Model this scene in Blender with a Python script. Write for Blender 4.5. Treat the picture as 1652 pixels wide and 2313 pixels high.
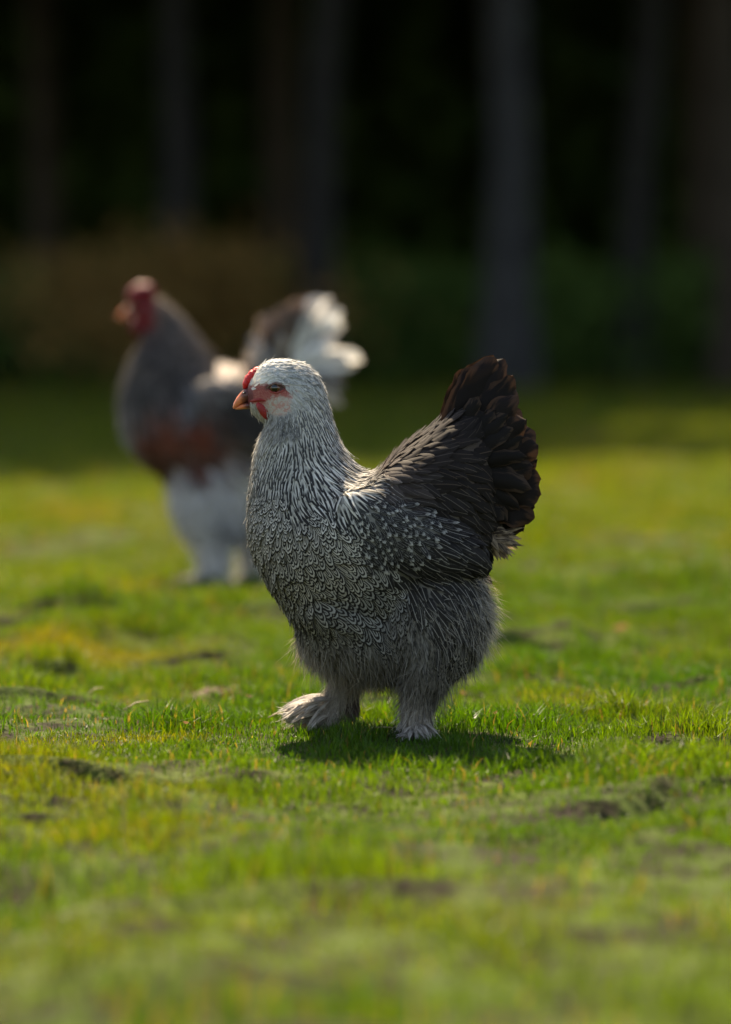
import bpy, math, random
import numpy as np
from mathutils import Vector, Matrix, Quaternion
from mathutils.bvhtree import BVHTree

random.seed(7)
RNG = np.random.default_rng(7)
R = math.radians
scene = bpy.context.scene
COL = scene.collection
for o in list(bpy.data.objects):
    bpy.data.objects.remove(o)

# ------------------------------------------------------------------ camera
# Photograph frame used for measuring: 1652 x 2313 px, 200 mm lens.
F_PX, CX, CY = 1652 * 200 / 36.0, 826.0, 1156.5
CAM_H, V_HOR = 0.547, 793.4
PITCH = math.atan((CY - V_HOR) / F_PX)
cam_d = bpy.data.cameras.new("camera")
cam = bpy.data.objects.new("camera", cam_d)
COL.objects.link(cam)
cam.location = (0, 0, CAM_H)
cam.rotation_euler = (math.pi / 2 - PITCH, 0, 0)
cam_d.sensor_fit = 'HORIZONTAL'
cam_d.sensor_width = 36
cam_d.lens = 200
cam_d.clip_start = 0.1
cam_d.clip_end = 5000
cam_d.dof.use_dof = True
cam_d.dof.focus_distance = 5.72
cam_d.dof.aperture_fstop = 3.2
scene.camera = cam

# ------------------------------------------------------------------ light
SUN_EL, SUN_AZ = 51.0, -12.0      # azimuth: degrees right of straight-ahead
world = bpy.data.worlds.new("World")
scene.world = world
world.use_nodes = True
wn = world.node_tree
sky = wn.nodes.new('ShaderNodeTexSky')
sky.sky_type = 'NISHITA'
sky.sun_disc = False
sky.sun_elevation = R(SUN_EL)
sky.sun_rotation = R(SUN_AZ)
sky.air_density = 1.0
sky.dust_density = 1.2
wn.links.new(sky.outputs[0], wn.nodes['Background'].inputs[0])
wn.nodes['Background'].inputs[1].default_value = 0.113
sun_d = bpy.data.lights.new("sun", 'SUN')
sun_d.energy = 5.0
sun_d.angle = R(0.53)
sun_d.color = (1.0, 0.91, 0.76)
sun = bpy.data.objects.new("sun", sun_d)
COL.objects.link(sun)
to_sun = Vector((math.sin(R(SUN_AZ)) * math.cos(R(SUN_EL)), math.cos(R(SUN_AZ)) * math.cos(R(SUN_EL)), math.sin(R(SUN_EL))))
sun.rotation_euler = to_sun.to_track_quat('Z', 'Y').to_euler()
sun.location = to_sun * 30
scene.view_settings.view_transform = 'Standard'
scene.view_settings.look = 'None'
scene.view_settings.exposure = 1.5
scene.view_settings.gamma = 1.0
scene.view_settings.use_white_balance = True      # camera balanced for open shade
scene.view_settings.white_balance_temperature = 8000
scene.view_settings.white_balance_tint = 10
scene.render.engine = 'CYCLES'
cy = scene.cycles
cy.use_denoising = True
cy.max_bounces = 8
cy.diffuse_bounces = 4
cy.glossy_bounces = 2
cy.transmission_bounces = 4
cy.transparent_max_bounces = 6
cy.sample_clamp_indirect = 4.0
cy.use_adaptive_sampling = True
cy.adaptive_threshold = 0.01

# ------------------------------------------------------------------ helpers
def tag(o, label=None, cat=None, group=None, kind=None):
    if label: o["label"] = label
    if cat: o["category"] = cat
    if group: o["group"] = group
    if kind: o["kind"] = kind
    return o

def empty(name, loc=(0, 0, 0)):
    o = bpy.data.objects.new(name, None)
    o.empty_display_size = 0.05
    COL.objects.link(o)
    o.location = loc
    return o

def link(name, me, mat=None, parent=None):
    o = bpy.data.objects.new(name, me)
    COL.objects.link(o)
    if mat is not None:
        me.materials.clear()
        me.materials.append(mat)
    if parent is not None:
        o.parent = parent
    return o

def mesh_np(name, verts, loops, starts, totals, smooth=True):
    """Fast mesh from flat numpy arrays."""
    me = bpy.data.meshes.new(name)
    verts = np.asarray(verts, dtype=np.float32).reshape(-1, 3)
    me.vertices.add(len(verts))
    me.vertices.foreach_set("co", verts.ravel())
    me.loops.add(len(loops))
    me.loops.foreach_set("vertex_index", np.asarray(loops, dtype=np.int32))
    me.polygons.add(len(starts))
    me.polygons.foreach_set("loop_start", np.asarray(starts, dtype=np.int32))
    me.polygons.foreach_set("loop_total", np.asarray(totals, dtype=np.int32))
    me.polygons.foreach_set("use_smooth", np.full(len(starts), smooth, dtype=bool))
    me.update(calc_edges=True)
    return me

def mesh_quads(name, verts, quads, smooth=True):
    q = np.asarray(quads, dtype=np.int32)
    return mesh_np(name, verts, q.ravel(), np.arange(len(q)) * 4, np.full(len(q), 4), smooth)

def pt_color(me, name, arr):
    a = me.attributes.new(name, 'FLOAT_COLOR', 'POINT')
    arr = np.asarray(arr, dtype=np.float32)
    if arr.shape[1] == 3:
        arr = np.hstack([arr, np.ones((len(arr), 1), np.float32)])
    a.data.foreach_set("color", arr.ravel())

def pt_float(me, name, arr):
    a = me.attributes.new(name, 'FLOAT', 'POINT')
    a.data.foreach_set("value", np.asarray(arr, dtype=np.float32).ravel())

class NT:
    """Tiny node-tree writer."""
    def __init__(self, name):
        self.mat = bpy.data.materials.new(name)
        self.mat.use_nodes = True
        self.t = self.mat.node_tree
        self.t.nodes.clear()
        self.out = self.t.nodes.new('ShaderNodeOutputMaterial')
    def n(self, typ, **kw):
        nd = self.t.nodes.new(typ)
        for k, v in kw.items():
            setattr(nd, k, v)
        return nd
    def put(self, sock, v):
        if isinstance(v, bpy.types.NodeSocket):
            self.t.links.new(v, sock)
        else:
            sock.default_value = v
    def m(self, op, a, b=None, c=None, clamp=False):
        nd = self.n('ShaderNodeMath', operation=op, use_clamp=clamp)
        self.put(nd.inputs[0], a)
        if b is not None: self.put(nd.inputs[1], b)
        if c is not None: self.put(nd.inputs[2], c)
        return nd.outputs[0]
    def step(self, x, a, b):
        nd = self.n('ShaderNodeMapRange', interpolation_type='SMOOTHSTEP')
        self.put(nd.inputs[0], x); self.put(nd.inputs[1], a); self.put(nd.inputs[2], b)
        return nd.outputs[0]
    def mix(self, f, a, b, mode='MIX'):
        nd = self.n('ShaderNodeMix', data_type='RGBA', blend_type=mode)
        self.put(nd.inputs[0], f)
        self.put(nd.inputs[6], a if isinstance(a, bpy.types.NodeSocket) else tuple(a) + (1,) * (4 - len(a)))
        self.put(nd.inputs[7], b if isinstance(b, bpy.types.NodeSocket) else tuple(b) + (1,) * (4 - len(b)))
        return nd.outputs[2]
    def attr(self, name, out='Color'):
        nd = self.n('ShaderNodeAttribute', attribute_name=name)
        return nd.outputs[out]
    def noise(self, vec, scale, detail=3, rough=0.55):
        nd = self.n('ShaderNodeTexNoise')
        if vec is not None: self.put(nd.inputs['Vector'], vec)
        nd.inputs['Scale'].default_value = scale
        nd.inputs['Detail'].default_value = detail
        nd.inputs['Roughness'].default_value = rough
        return nd.outputs['Fac']
    def objco(self):
        return self.n('ShaderNodeTexCoord').outputs['Object']
    def bsdf(self, color, rough=0.6, spec=0.3, trans=0.0, tcol=None, bump=None, bump_d=0.002, sheen=0.0, sss=0.0, sss_r=(1, .3, .2)):
        p = self.n('ShaderNodeBsdfPrincipled')
        self.put(p.inputs['Base Color'], color if isinstance(color, bpy.types.NodeSocket) else tuple(color) + (1,) * (4 - len(color)))
        self.put(p.inputs['Roughness'], rough)
        p.inputs['Specular IOR Level'].default_value = spec
        if sheen:
            p.inputs['Sheen Weight'].default_value = sheen
            p.inputs['Sheen Roughness'].default_value = 0.4
        if sss:
            p.inputs['Subsurface Weight'].default_value = sss
            p.inputs['Subsurface Radius'].default_value = sss_r
            p.inputs['Subsurface Scale'].default_value = 0.006
        if bump is not None:
            b = self.n('ShaderNodeBump')
            b.inputs['Distance'].default_value = bump_d
            b.inputs['Strength'].default_value = 0.8
            self.put(b.inputs['Height'], bump)
            self.t.links.new(b.outputs[0], p.inputs['Normal'])
        res = p.outputs[0]
        if trans > 0:
            tr = self.n('ShaderNodeBsdfTranslucent')
            tc = tcol if tcol is not None else color
            self.put(tr.inputs[0], tc if isinstance(tc, bpy.types.NodeSocket) else tuple(tc) + (1,) * (4 - len(tc)))
            mx = self.n('ShaderNodeMixShader')
            mx.inputs[0].default_value = trans
            self.t.links.new(res, mx.inputs[1])
            self.t.links.new(tr.outputs[0], mx.inputs[2])
            res = mx.outputs[0]
        self.t.links.new(res, self.out.inputs[0])
        return self.mat

# value noise for terrain and colours
_PERM = np.random.default_rng(11).random((256, 256))
def vnoise(x, y):
    xi, yi = np.floor(x).astype(int), np.floor(y).astype(int)
    fx, fy = x - xi, y - yi
    fx, fy = fx * fx * (3 - 2 * fx), fy * fy * (3 - 2 * fy)
    a = _PERM[xi % 256, yi % 256]; b = _PERM[(xi + 1) % 256, yi % 256]
    c = _PERM[xi % 256, (yi + 1) % 256]; d = _PERM[(xi + 1) % 256, (yi + 1) % 256]
    return (a * (1 - fx) + b * fx) * (1 - fy) + (c * (1 - fx) + d * fx) * fy
def fbm(x, y, o=4, s=0.0):
    v, amp, tot = 0, 1.0, 0
    for i in range(o):
        v = v + amp * vnoise(x * 2 ** i + 17.3 * i + s, y * 2 ** i + 9.1 * i + s * 1.7)
        tot += amp
        amp *= 0.5
    return v / tot

def y_ground(v):
    return CAM_H / math.tan(PITCH + math.atan((v - CY) / F_PX))
def x_at(u, Y):
    return (u - CX) / F_PX * Y

Y_HEN = y_ground(1660.0)
Y_COCK = y_ground(1335.0)

# ------------------------------------------------------------------ ground
def g_mask(x, y):
    m = np.ones_like(x)
    for (cx, cy_, r) in ((x_at(860, Y_HEN), Y_HEN, 0.42), (x_at(510, Y_COCK), Y_COCK, 0.55)):
        d = np.hypot(x - cx, (y - cy_) * 0.8)
        m = m * np.clip((d - r * 0.45) / (r * 0.75), 0, 1)
    return m
# low banks: (u, v of the foot, half width m, height m); steep face towards the camera, bared to darken like shaded turf, fading away behind
BANKS = [(1385, 1474, .085, .055), (1610, 1535, .11, .040), (370, 1470, .13, .034), (585, 1484, .15, .032), (1160, 1462, .16, .034), (60, 1505, .16, .032),
         (1140, 1550, .10, .022), (1235, 1538, .05, .020), (490, 1642, .045, .020), (1470, 1604, .16, .022), (1570, 1405, .28, .042), (1295, 1400, .12, .030),
         (230, 1420, .22, .030), (110, 1612, .10, .018), (1270, 1645, .10, .014), (1560, 1668, .12, .016), (320, 1560, .12, .018), (880, 1420, .3, .03),
         (980, 1370, .3, .03), (150, 1345, .35, .035), (1450, 1330, .35, .03), (1250, 1270, .4, .03), (300, 1250, .4, .03), (1500, 1220, .5, .04), (100, 1180, .5, .04)]
_BK = [(x_at(u, y_ground(v)), y_ground(v), w, h) for (u, v, w, h) in BANKS]
def bank_terms(x, y):
    h = np.zeros_like(x); face = np.zeros_like(x)
    wob = (fbm(x * 7, y * 0 + 1.0, 4, 3.0) - .5) * .22
    hv = np.clip(fbm(x * 11, y * 0 + 2.0, 3, 13.0) * 1.9 - .30, .0, .85)
    for (X, Y, w, A) in _BK:
        lat = np.exp(-((x - X) / w) ** 4)
        d = y - Y - wob - .03
        s_ = 1 / (1 + np.exp(-np.clip(d / .0045, -40, 40)))
        h += 1.1 * A * hv * lat * s_ * np.exp(-np.clip(d, 0, 9) / .45)
        face = np.maximum(face, lat * np.exp(-((d + .012) / .018) ** 2))
    return h, face
def ripples(x, y):
    """Small made-up steps in the turf, shaped to give dark shaded dips: a sudden lip facing the camera, then a gentle fall behind it."""
    ph = y * 2.9 + 3.0 * fbm(x * 1.7, y * .8, 3, 23.0) + 10
    fr = ph - np.floor(ph)
    md = np.clip(fbm(x * 4.6, y * 2.4, 2, 41.0) * 3.6 - 1.7, 0, 1)
    up = np.clip(fr / .035, 0, 1)
    return .022 * md * up * (1 - fr) ** 1.3, md * np.exp(-((fr - .005) / .04) ** 2)
def ground_h(x, y):
    x = np.asarray(x, float); y = np.asarray(y, float)
    near = np.clip((40 - y) / 14, 0, 1)
    h = (fbm(x * 0.9, y * 0.9, 3) - .5) * 0.07 + (fbm(x * 5, y * 5.5, 3, 5.0) - .5) * 0.060
    yb = 7.75 + 0.35 * (fbm(x * 1.3, y * 0 + 3.0, 2) - .5) * 2
    h = h + 0.035 / (1 + np.exp(-(y - yb) / 0.05)) - 0.02
    return (h + bank_terms(x, y)[0] + ripples(x, y)[0]) * g_mask(x, y) * near

def spread(lo, hi, n):
    return np.linspace(lo, hi, n)
gx = np.concatenate([-np.geomspace(1500, 4.2, 26), np.linspace(-4, -1.3, 28), np.linspace(-1.27, 1.27, 128), np.linspace(1.3, 4, 28), np.geomspace(4.2, 1500, 26)])
gy = np.concatenate([-np.geomspace(300, 1, 8), np.linspace(0, 2.9, 15), np.linspace(3, 4.9, 60), np.linspace(4.91, 8.9, 500), np.linspace(8.93, 13, 100), np.linspace(13.1, 45, 80), np.geomspace(46, 3000, 40)])
GX, GY = np.meshgrid(gx, gy)
GZ = ground_h(GX, GY)
nx, ny = len(gx), len(gy)
ii = np.arange(nx - 1)[None, :] + (np.arange(ny - 1) * nx)[:, None]
gq = np.stack([ii, ii + 1, ii + 1 + nx, ii + nx], -1).reshape(-1, 4)
g_me = mesh_quads("ground", np.stack([GX, GY, GZ], -1).reshape(-1, 3), gq)
n = NT("lawn_soil")
oc = n.objco()
c1 = n.mix(n.step(n.noise(oc, 0.9, 4), .35, .65), (.045, .070, .012), (.060, .080, .014))
c2 = n.mix(n.step(n.noise(oc, 14, 4), .38, .62), (.016, .012, .007), c1)
ground = link("ground", g_me, n.bsdf(c2, .95, .1, bump=n.noise(oc, 60, 4), bump_d=.01))
tag(ground, "uneven grassy ground of the lawn reaching back to the wood", "ground", kind="structure")

# ------------------------------------------------------------------ grass
def build_grass():
    bands = [(3.0, 4.6, 9000, 1.5, 1.15), (4.6, 8.7, 27000, 1.15, 1.0), (8.7, 14, 7500, 2.0, 1.2), (14, 30, 1800, 3.8, 1.7), (30, 62, 260, 9.0, 4.0)]
    P, Hh, Ww = [], [], []
    for (a, b, dens, ws, hs) in bands:
        wmax = 2 * (0.09 * b * 1.25 + .5)
        nn = int((b - a) * wmax * dens)
        y = RNG.uniform(a, b, nn); x = RNG.uniform(-wmax / 2, wmax / 2, nn)
        keep = np.abs(x) < 0.09 * y * 1.25 + .5
        x, y = x[keep], y[keep]
        P.append(np.stack([x, y], 1)); Hh.append(np.full(len(x), hs)); Ww.append(np.full(len(x), ws))
    P = np.concatenate(P); hs = np.concatenate(Hh); ws = np.concatenate(Ww)
    x, y = P[:, 0], P[:, 1]
    cl = fbm(x * 7, y * 5, 3, 2.0)                # clumps
    big = fbm(x * 1.6, y * 1.1, 3, 8.0)
    thin = fbm(x * 3.2, y * 2.2, 3, 31.0)
    keep = RNG.random(len(x)) < np.clip(0.62 + 2.4 * (thin - .36) + 1.0 * (cl - .5), 0.42, 1)
    keep &= RNG.random(len(x)) > 0.88 * np.maximum(bank_terms(x, y)[1], ripples(x, y)[1]) * g_mask(x, y)  # grass thinned on bank and lip faces, dark soil standing in for shade
    x, y, hs, ws, cl, big, thin = [a[keep] for a in (x, y, hs, ws, cl, big, thin)]
    N = len(x)
    z = ground_h(x, y) - 0.002
    H = (0.006 + 0.108 * np.clip(cl - .30, 0, 1) ** 1.4 + 0.008 * RNG.random(N)) * hs * RNG.uniform(.7, 1.25, N)
    # trodden short near the birds
    tall = RNG.random(N) < 0.003
    H[tall] *= 1.5
    W = RNG.uniform(.0011, .0019, N) * ws
    broad = RNG.random(N) < .025
    W[broad] *= 2.6; H[broad] *= .8
    ang = RNG.uniform(0, 2 * math.pi, N)
    side = np.stack([np.cos(ang), np.sin(ang), np.zeros(N)], 1)
    la = RNG.uniform(0, 2 * math.pi, N)
    lean = np.stack([np.cos(la), np.sin(la), np.zeros(N)], 1) * (RNG.beta(1.6, 2.2, N) * 1.15)[:, None]
    root = np.stack([x, y, z], 1)
    up = np.array([0, 0, 1.0])
    mid = root + (up * .55 + lean * .28) * H[:, None]
    tip = root + (up * (1 - .28 * (lean ** 2).sum(1, keepdims=True)) + lean * .95) * H[:, None]
    hw = side * (W / 2)[:, None]
    V = np.stack([root - hw, root + hw, mid + hw * .85, mid - hw * .85, tip], 1).reshape(-1, 3)
    b = np.arange(N)[:, None] * 5
    loops = np.concatenate([b + [0, 1, 2, 3], b + [3, 2, 4]], 1).ravel()
    st = (np.arange(N)[:, None] * 7 + np.array([0, 4])).ravel()
    tt = np.tile([4, 3], N)
    me = mesh_np("grass", V, loops, st, tt, smooth=False)
    g1 = np.array([.024, .066, .005]); g2 = np.array([.058, .098, .008]); ye = np.array([.115, .102, .010]); st_ = np.array([.17, .125, .055])
    f = np.clip((big - .30) * 2.2 + RNG.normal(0, .16, N), 0, 1)[:, None]
    c = g1 * (1 - f) + g2 * f
    yy = np.clip((fbm(x * 2.3, y * 1.5, 3, 61.0) - .53) * 3.0 + RNG.normal(0, .15, N), 0, .9)[:, None]
    far = np.clip((y - 7.0) / 8, 0, .55)[:, None]
    yy = np.maximum(yy, far * RNG.random((N, 1)) * 1.0)
    c = c * (1 - yy) + ye * yy
    dead = (RNG.random(N) < 0.025 + .07 * (thin < .42))[:, None]
    c = np.where(dead, st_ * RNG.uniform(.6, 1.0, (N, 1)), c)
    c = c * RNG.uniform(.5, 1.3, (N, 1))
    pt_color(me, "col", np.repeat(c, 5, 0))
    n = NT("grass_blade")
    col = n.attr("col")
    tc = n.mix(1.0, col, (2.5, 2.25, .7), 'MULTIPLY')
    o = link("grass", me, n.bsdf(col, .5, .2, trans=.5, tcol=tc))
    tag(o, "short sunlit green and yellowing grass covering the lawn", "grass", kind="stuff")
build_grass()

# ------------------------------------------------------------------ feathers
PROF = {
    'oval': lambda t: np.sqrt(np.clip(1 - (2 * np.clip(t, 0, 1) ** .75 - 1) ** 2, 0, 1)) * .95 + .05 * (1 - t),
    'broad': lambda t: np.minimum(1, (t / .35 + .15)) * np.sqrt(np.clip(1 - np.clip((t - .66) / .34, 0, 1) ** 2.2, 0.0, 1)),
    'lance': lambda t: np.minimum(1, t / .25 + .2) * np.clip(1 - np.clip((t - .35) / .65, 0, 1) ** 1.5, 0.02, 1),
}

class Plume:
    """Collects many feathers into one mesh."""
    def __init__(self):
        self.v, self.uv, self.rn, self.c1, self.c2, self.q, self.k = [], [], [], [], [], [], 0
    def add(self, P, Nn, W, prof, c1, c2, cup=.18, cols=4, rnd=None, asym=0.0, fray=0.0, ruff=0.0):
        """P: spine points (n,3); Nn: normals (n,3); W: full width."""
        nr = len(P)
        t = np.linspace(0, 1, nr)
        T = np.gradient(P, axis=0)
        T /= np.linalg.norm(T, axis=1, keepdims=True) + 1e-9
        S = np.cross(T, Nn)
        S /= np.linalg.norm(S, axis=1, keepdims=True) + 1e-9
        Nn = np.cross(S, T)
        w = PROF[prof](t) * W / 2
        if fray:
            w = w * (1 - fray * RNG.random(nr) * np.clip(t * 2 - .6, 0, 1))
        xs = np.linspace(-1, 1, cols)
        V = P[:, None, :] + S[:, None, :] * (w[:, None] * xs[None, :] * (1 + asym * xs[None, :]))[:, :, None] \
            - Nn[:, None, :] * (cup * w[:, None] * (xs ** 2)[None, :])[:, :, None]
        if ruff:
            ph = random.uniform(0, 6.28)
            V = V + Nn[:, None, :] * (ruff * np.sin(t * 17 + ph)[:, None] * (np.abs(xs) ** 1.5 * np.sign(xs))[None, :] * np.clip(t * 2 - .6, 0, 1)[:, None])[:, :, None]
            V = V + S[:, None, :] * (ruff * .6 * np.sin(t * 23 + ph * 2)[:, None] * xs[None, :] * np.clip(t * 2 - .8, 0, 1)[:, None])[:, :, None]
        self.v.append(V.reshape(-1, 3))
        wm = w.max() + 1e-9
        U = np.stack([np.broadcast_to(xs[None, :] * (w / wm)[:, None], (nr, cols)), np.broadcast_to(t[:, None], (nr, cols))], -1)
        self.uv.append(U.reshape(-1, 2))
        m = nr * cols
        r = random.random() if rnd is None else rnd
        self.rn.append(np.full(m, r))
        self.c1.append(np.broadcast_to(c1, (m, 3)))
        self.c2.append(np.broadcast_to(c2, (m, 3)))
        i = self.k + np.arange(cols - 1)[None, :] + (np.arange(nr - 1) * cols)[:, None]
        self.q.append(np.stack([i, i + 1, i + 1 + cols, i + cols], -1).reshape(-1, 4))
        self.k += m
    def build(self, name, mat, parent):
        q = np.concatenate(self.q)
        me = mesh_quads(name, np.concatenate(self.v), q)
        uvl = me.uv_layers.new(name="UVMap")
        uv = np.concatenate(self.uv)
        uvl.data.foreach_set("uv", uv[q.ravel()].astype(np.float32).ravel())
        pt_float(me, "rnd", np.concatenate(self.rn))
        pt_color(me, "col", np.concatenate(self.c1))
        pt_color(me, "dark", np.concatenate(self.c2))
        return link(name, me, mat, parent)

def feather_mat(name, style):
    n = NT(name)
    uv = n.n('ShaderNodeUVMap').outputs[0]
    sp = n.n('ShaderNodeSeparateXYZ'); n.put(sp.inputs[0], uv)
    rnd = n.attr("rnd", 'Fac')
    x, y = sp.outputs[0], sp.outputs[1]
    cb = n.n('ShaderNodeCombineXYZ'); n.put(cb.inputs[0], x); n.put(cb.inputs[1], y); n.put(cb.inputs[2], n.m('MULTIPLY', rnd, 37.0))
    nz = n.noise(cb.outputs[0], 3.0, 3)
    nzb = n.m('SUBTRACT', nz, .5)
    ax = n.m('ABSOLUTE', x)
    light, dark = n.attr("col"), n.attr("dark")
    yy = n.m('DIVIDE', n.m('MAXIMUM', n.m('SUBTRACT', y, .48), 0.0), .52)
    r = n.m('SQRT', n.m('ADD', n.m('MULTIPLY', x, x), n.m('MULTIPLY', yy, yy)))
    r = n.m('ADD', r, n.m('MULTIPLY', nzb, .34))
    if style == 'pencil':
        e = n.m('SUBTRACT', 1.0, r)
        s = n.m('SINE', n.m('ADD', n.m('MULTIPLY', e, n.m('ADD', 12.5, n.m('MULTIPLY', rnd, 4.0))), -.55))
        f = n.step(n.m('ADD', s, n.m('MULTIPLY', nzb, 1.9)), -.35, .40)
    elif style == 'hackle':
        f = n.m('SUBTRACT', 1.0, n.step(n.m('ADD', ax, n.m('MULTIPLY', nzb, .4)), .30, .50))
        f = n.m('MULTIPLY', f, n.step(y, .05, .35))
        f = n.m('MULTIPLY', f, n.m('SUBTRACT', 1.0, n.step(y, .86, .97)))
    elif style == 'spangle':
        f = n.m('SUBTRACT', 1.0, n.step(n.m('ADD', y, n.m('MULTIPLY', nzb, .6)), .74, .90))
        edge = n.step(n.m('ADD', n.m('SINE', n.m('MULTIPLY', r, 2 * math.pi * 2.0)), n.m('MULTIPLY', nzb, 1.5)), .55, .95)
        f = n.m('MULTIPLY', f, n.m('SUBTRACT', 1.0, n.m('MULTIPLY', edge, .45)))
    elif style == 'streak':
        f = n.step(ax, .03, .10)
        edge = n.m('MULTIPLY', n.step(n.m('ADD', r, n.m('MULTIPLY', nzb, .5)), .82, 1.02), .28)
        f = n.m('MULTIPLY', f, n.m('SUBTRACT', 1.0, edge))
    elif style == 'saddle':
        edge = n.step(n.m('ADD', r, n.m('MULTIPLY', nzb, .5)), .98, 1.15)
        shaft = n.m('MULTIPLY', n.m('SUBTRACT', 1.0, n.step(ax, .02, .065)), .6)
        f = n.m('SUBTRACT', 1.0, n.m('MAXIMUM', n.m('MULTIPLY', edge, .5), shaft))
    elif style == 'tail':
        f = n.m('SUBTRACT', 1.0, n.m('MULTIPLY', n.step(n.m('ADD', n.m('MULTIPLY', nzb, .9), r), .78, 1.05), .8))
    else:   # soft
        f = n.step(n.m('ADD', nz, n.m('MULTIPLY', rnd, .2)), .45, .75)
    c = n.mix(f, light, dark)
    br = n.m('ADD', .8, n.m('MULTIPLY', rnd, .4))
    hv = n.n('ShaderNodeHueSaturation'); n.put(hv.inputs['Color'], c); n.put(hv.inputs['Value'], br)
    c = hv.outputs[0]
    dk = style in ('tail', 'saddle')
    return n.bsdf(c, .7 if dk else .62, .14 if dk else .25, trans=.12 if dk else .42)

FM = {s: feather_mat("feather_" + s, s) for s in ('pencil', 'hackle', 'spangle', 'streak', 'saddle', 'tail', 'soft')}

n = NT("down_strand")
M_DOWN = n.bsdf(n.attr("col"), .7, .2, trans=.45)

def smooth_body(name, K, u0, v0, rings, blobs, caps, voxel=.006):
    """Body skin as ONE continuous surface: loft through (dorsal, ventral) outline pairs, thighs and shanks merged by voxel remesh."""
    def L(u, v): return np.array([(u - u0) / K, (v0 - v) / K])
    V, Q = [], []
    NS = 28
    k = 0
    tops = [L(*r[0]) for r in rings]; bots = [L(*r[1]) for r in rings]; ws = [r[2] for r in rings]
    # resample rings smoothly (Catmull-Rom)
    def cr(a, t):
        i = int(min(max(math.floor(t), 0), len(a) - 2)); f = t - i
        p0, p1, p2, p3 = a[max(i - 1, 0)], a[i], a[i + 1], a[min(i + 2, len(a) - 1)]
        return 0.5 * ((2 * p1) + (p2 - p0) * f + (2 * p0 - 5 * p1 + 4 * p2 - p3) * f * f + (3 * p1 - p0 - 3 * p2 + p3) * f ** 3)
    T = np.linspace(0, len(rings) - 1, (len(rings) - 1) * 4 + 1)
    for t in T:
        a, b, w = cr(tops, t), cr(bots, t), cr(ws, t)
        c, hv = (a + b) / 2, (a - b) / 2
        for j in range(NS):
            th = 2 * math.pi * j / NS
            cs, sn = math.cos(th), math.sin(th)
            e = .9
            V.append((c[0] + hv[0] * cs, w * math.copysign(abs(sn) ** e, sn), c[1] + hv[1] * cs))
    nr = len(T)
    faces = []
    for i in range(nr - 1):
        for j in range(NS):
            faces.append((i * NS + j, i * NS + (j + 1) % NS, (i + 1) * NS + (j + 1) % NS, (i + 1) * NS + j))
    faces.append(tuple(range(NS))[::-1]); faces.append(tuple((nr - 1) * NS + j for j in range(NS)))
    def uvs(mat4, seg=18, rg=12):
        base = len(V)
        for i in range(rg + 1):
            ph = math.pi * i / rg
            for j in range(seg):
                th = 2 * math.pi * j / seg
                V.append(tuple(mat4 @ Vector((math.sin(ph) * math.cos(th), math.sin(ph) * math.sin(th), math.cos(ph)))))
        for i in range(rg):
            for j in range(seg):
                a = base + i * seg + j; b = base + i * seg + (j + 1) % seg
                faces.append((a, b, b + seg, a + seg))
    for (u, v, y, ru, rv, ry, rot) in blobs:
        p = L(u, v)
        m = Matrix.Translation((p[0], y, p[1])) @ Matrix.Rotation(R(rot), 4, 'Y') @ Matrix.Diagonal((ru / K, ry, rv / K, 1))
        uvs(m)
    for pts in caps:
        for (a, b) in zip(pts[:-1], pts[1:]):
            for s in np.linspace(0, 1, 7):
                u, v, y, r = [a[q] * (1 - s) + b[q] * s for q in range(4)]
                p = L(u, v)
                uvs(Matrix.Translation((p[0], y, p[1])) @ Matrix.Diagonal((r, r, r, 1)), 10, 7)
    me = bpy.data.meshes.new(name)
    me.from_pydata([tuple(map(float, v)) for v in V], [], faces)
    o = bpy.data.objects.new(name, me)
    COL.objects.link(o)
    md = o.modifiers.new("r", 'REMESH'); md.mode = 'VOXEL'; md.voxel_size = voxel
    ms = o.modifiers.new("s", 'SMOOTH'); ms.iterations = 10; ms.factor = .5
    dg = bpy.context.evaluated_depsgraph_get()
    me2 = bpy.data.meshes.new_from_object(o.evaluated_get(dg))
    bpy.data.objects.remove(o)
    me2.name = name
    me2.polygons.foreach_set("use_smooth", np.ones(len(me2.polygons), dtype=bool))
    return me2

def surf_samples(me, count):
    me.calc_loop_triangles()
    nt = len(me.loop_triangles)
    tri = np.empty(nt * 3, np.int32); me.loop_triangles.foreach_get("vertices", tri); tri = tri.reshape(-1, 3)
    co = np.empty(len(me.vertices) * 3, np.float32); me.vertices.foreach_get("co", co); co = co.reshape(-1, 3)
    a, b, c = co[tri[:, 0]], co[tri[:, 1]], co[tri[:, 2]]
    cr = np.cross(b - a, c - a); ar = np.linalg.norm(cr, axis=1)
    idx = RNG.choice(nt, count, p=ar / ar.sum())
    r1, r2 = np.sqrt(RNG.random(count)), RNG.random(count)
    P = a[idx] * (1 - r1)[:, None] + b[idx] * (r1 * (1 - r2))[:, None] + c[idx] * (r1 * r2)[:, None]
    Nn = cr[idx] / (ar[idx][:, None] + 1e-12)
    return P.astype(float), Nn.astype(float)

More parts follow.
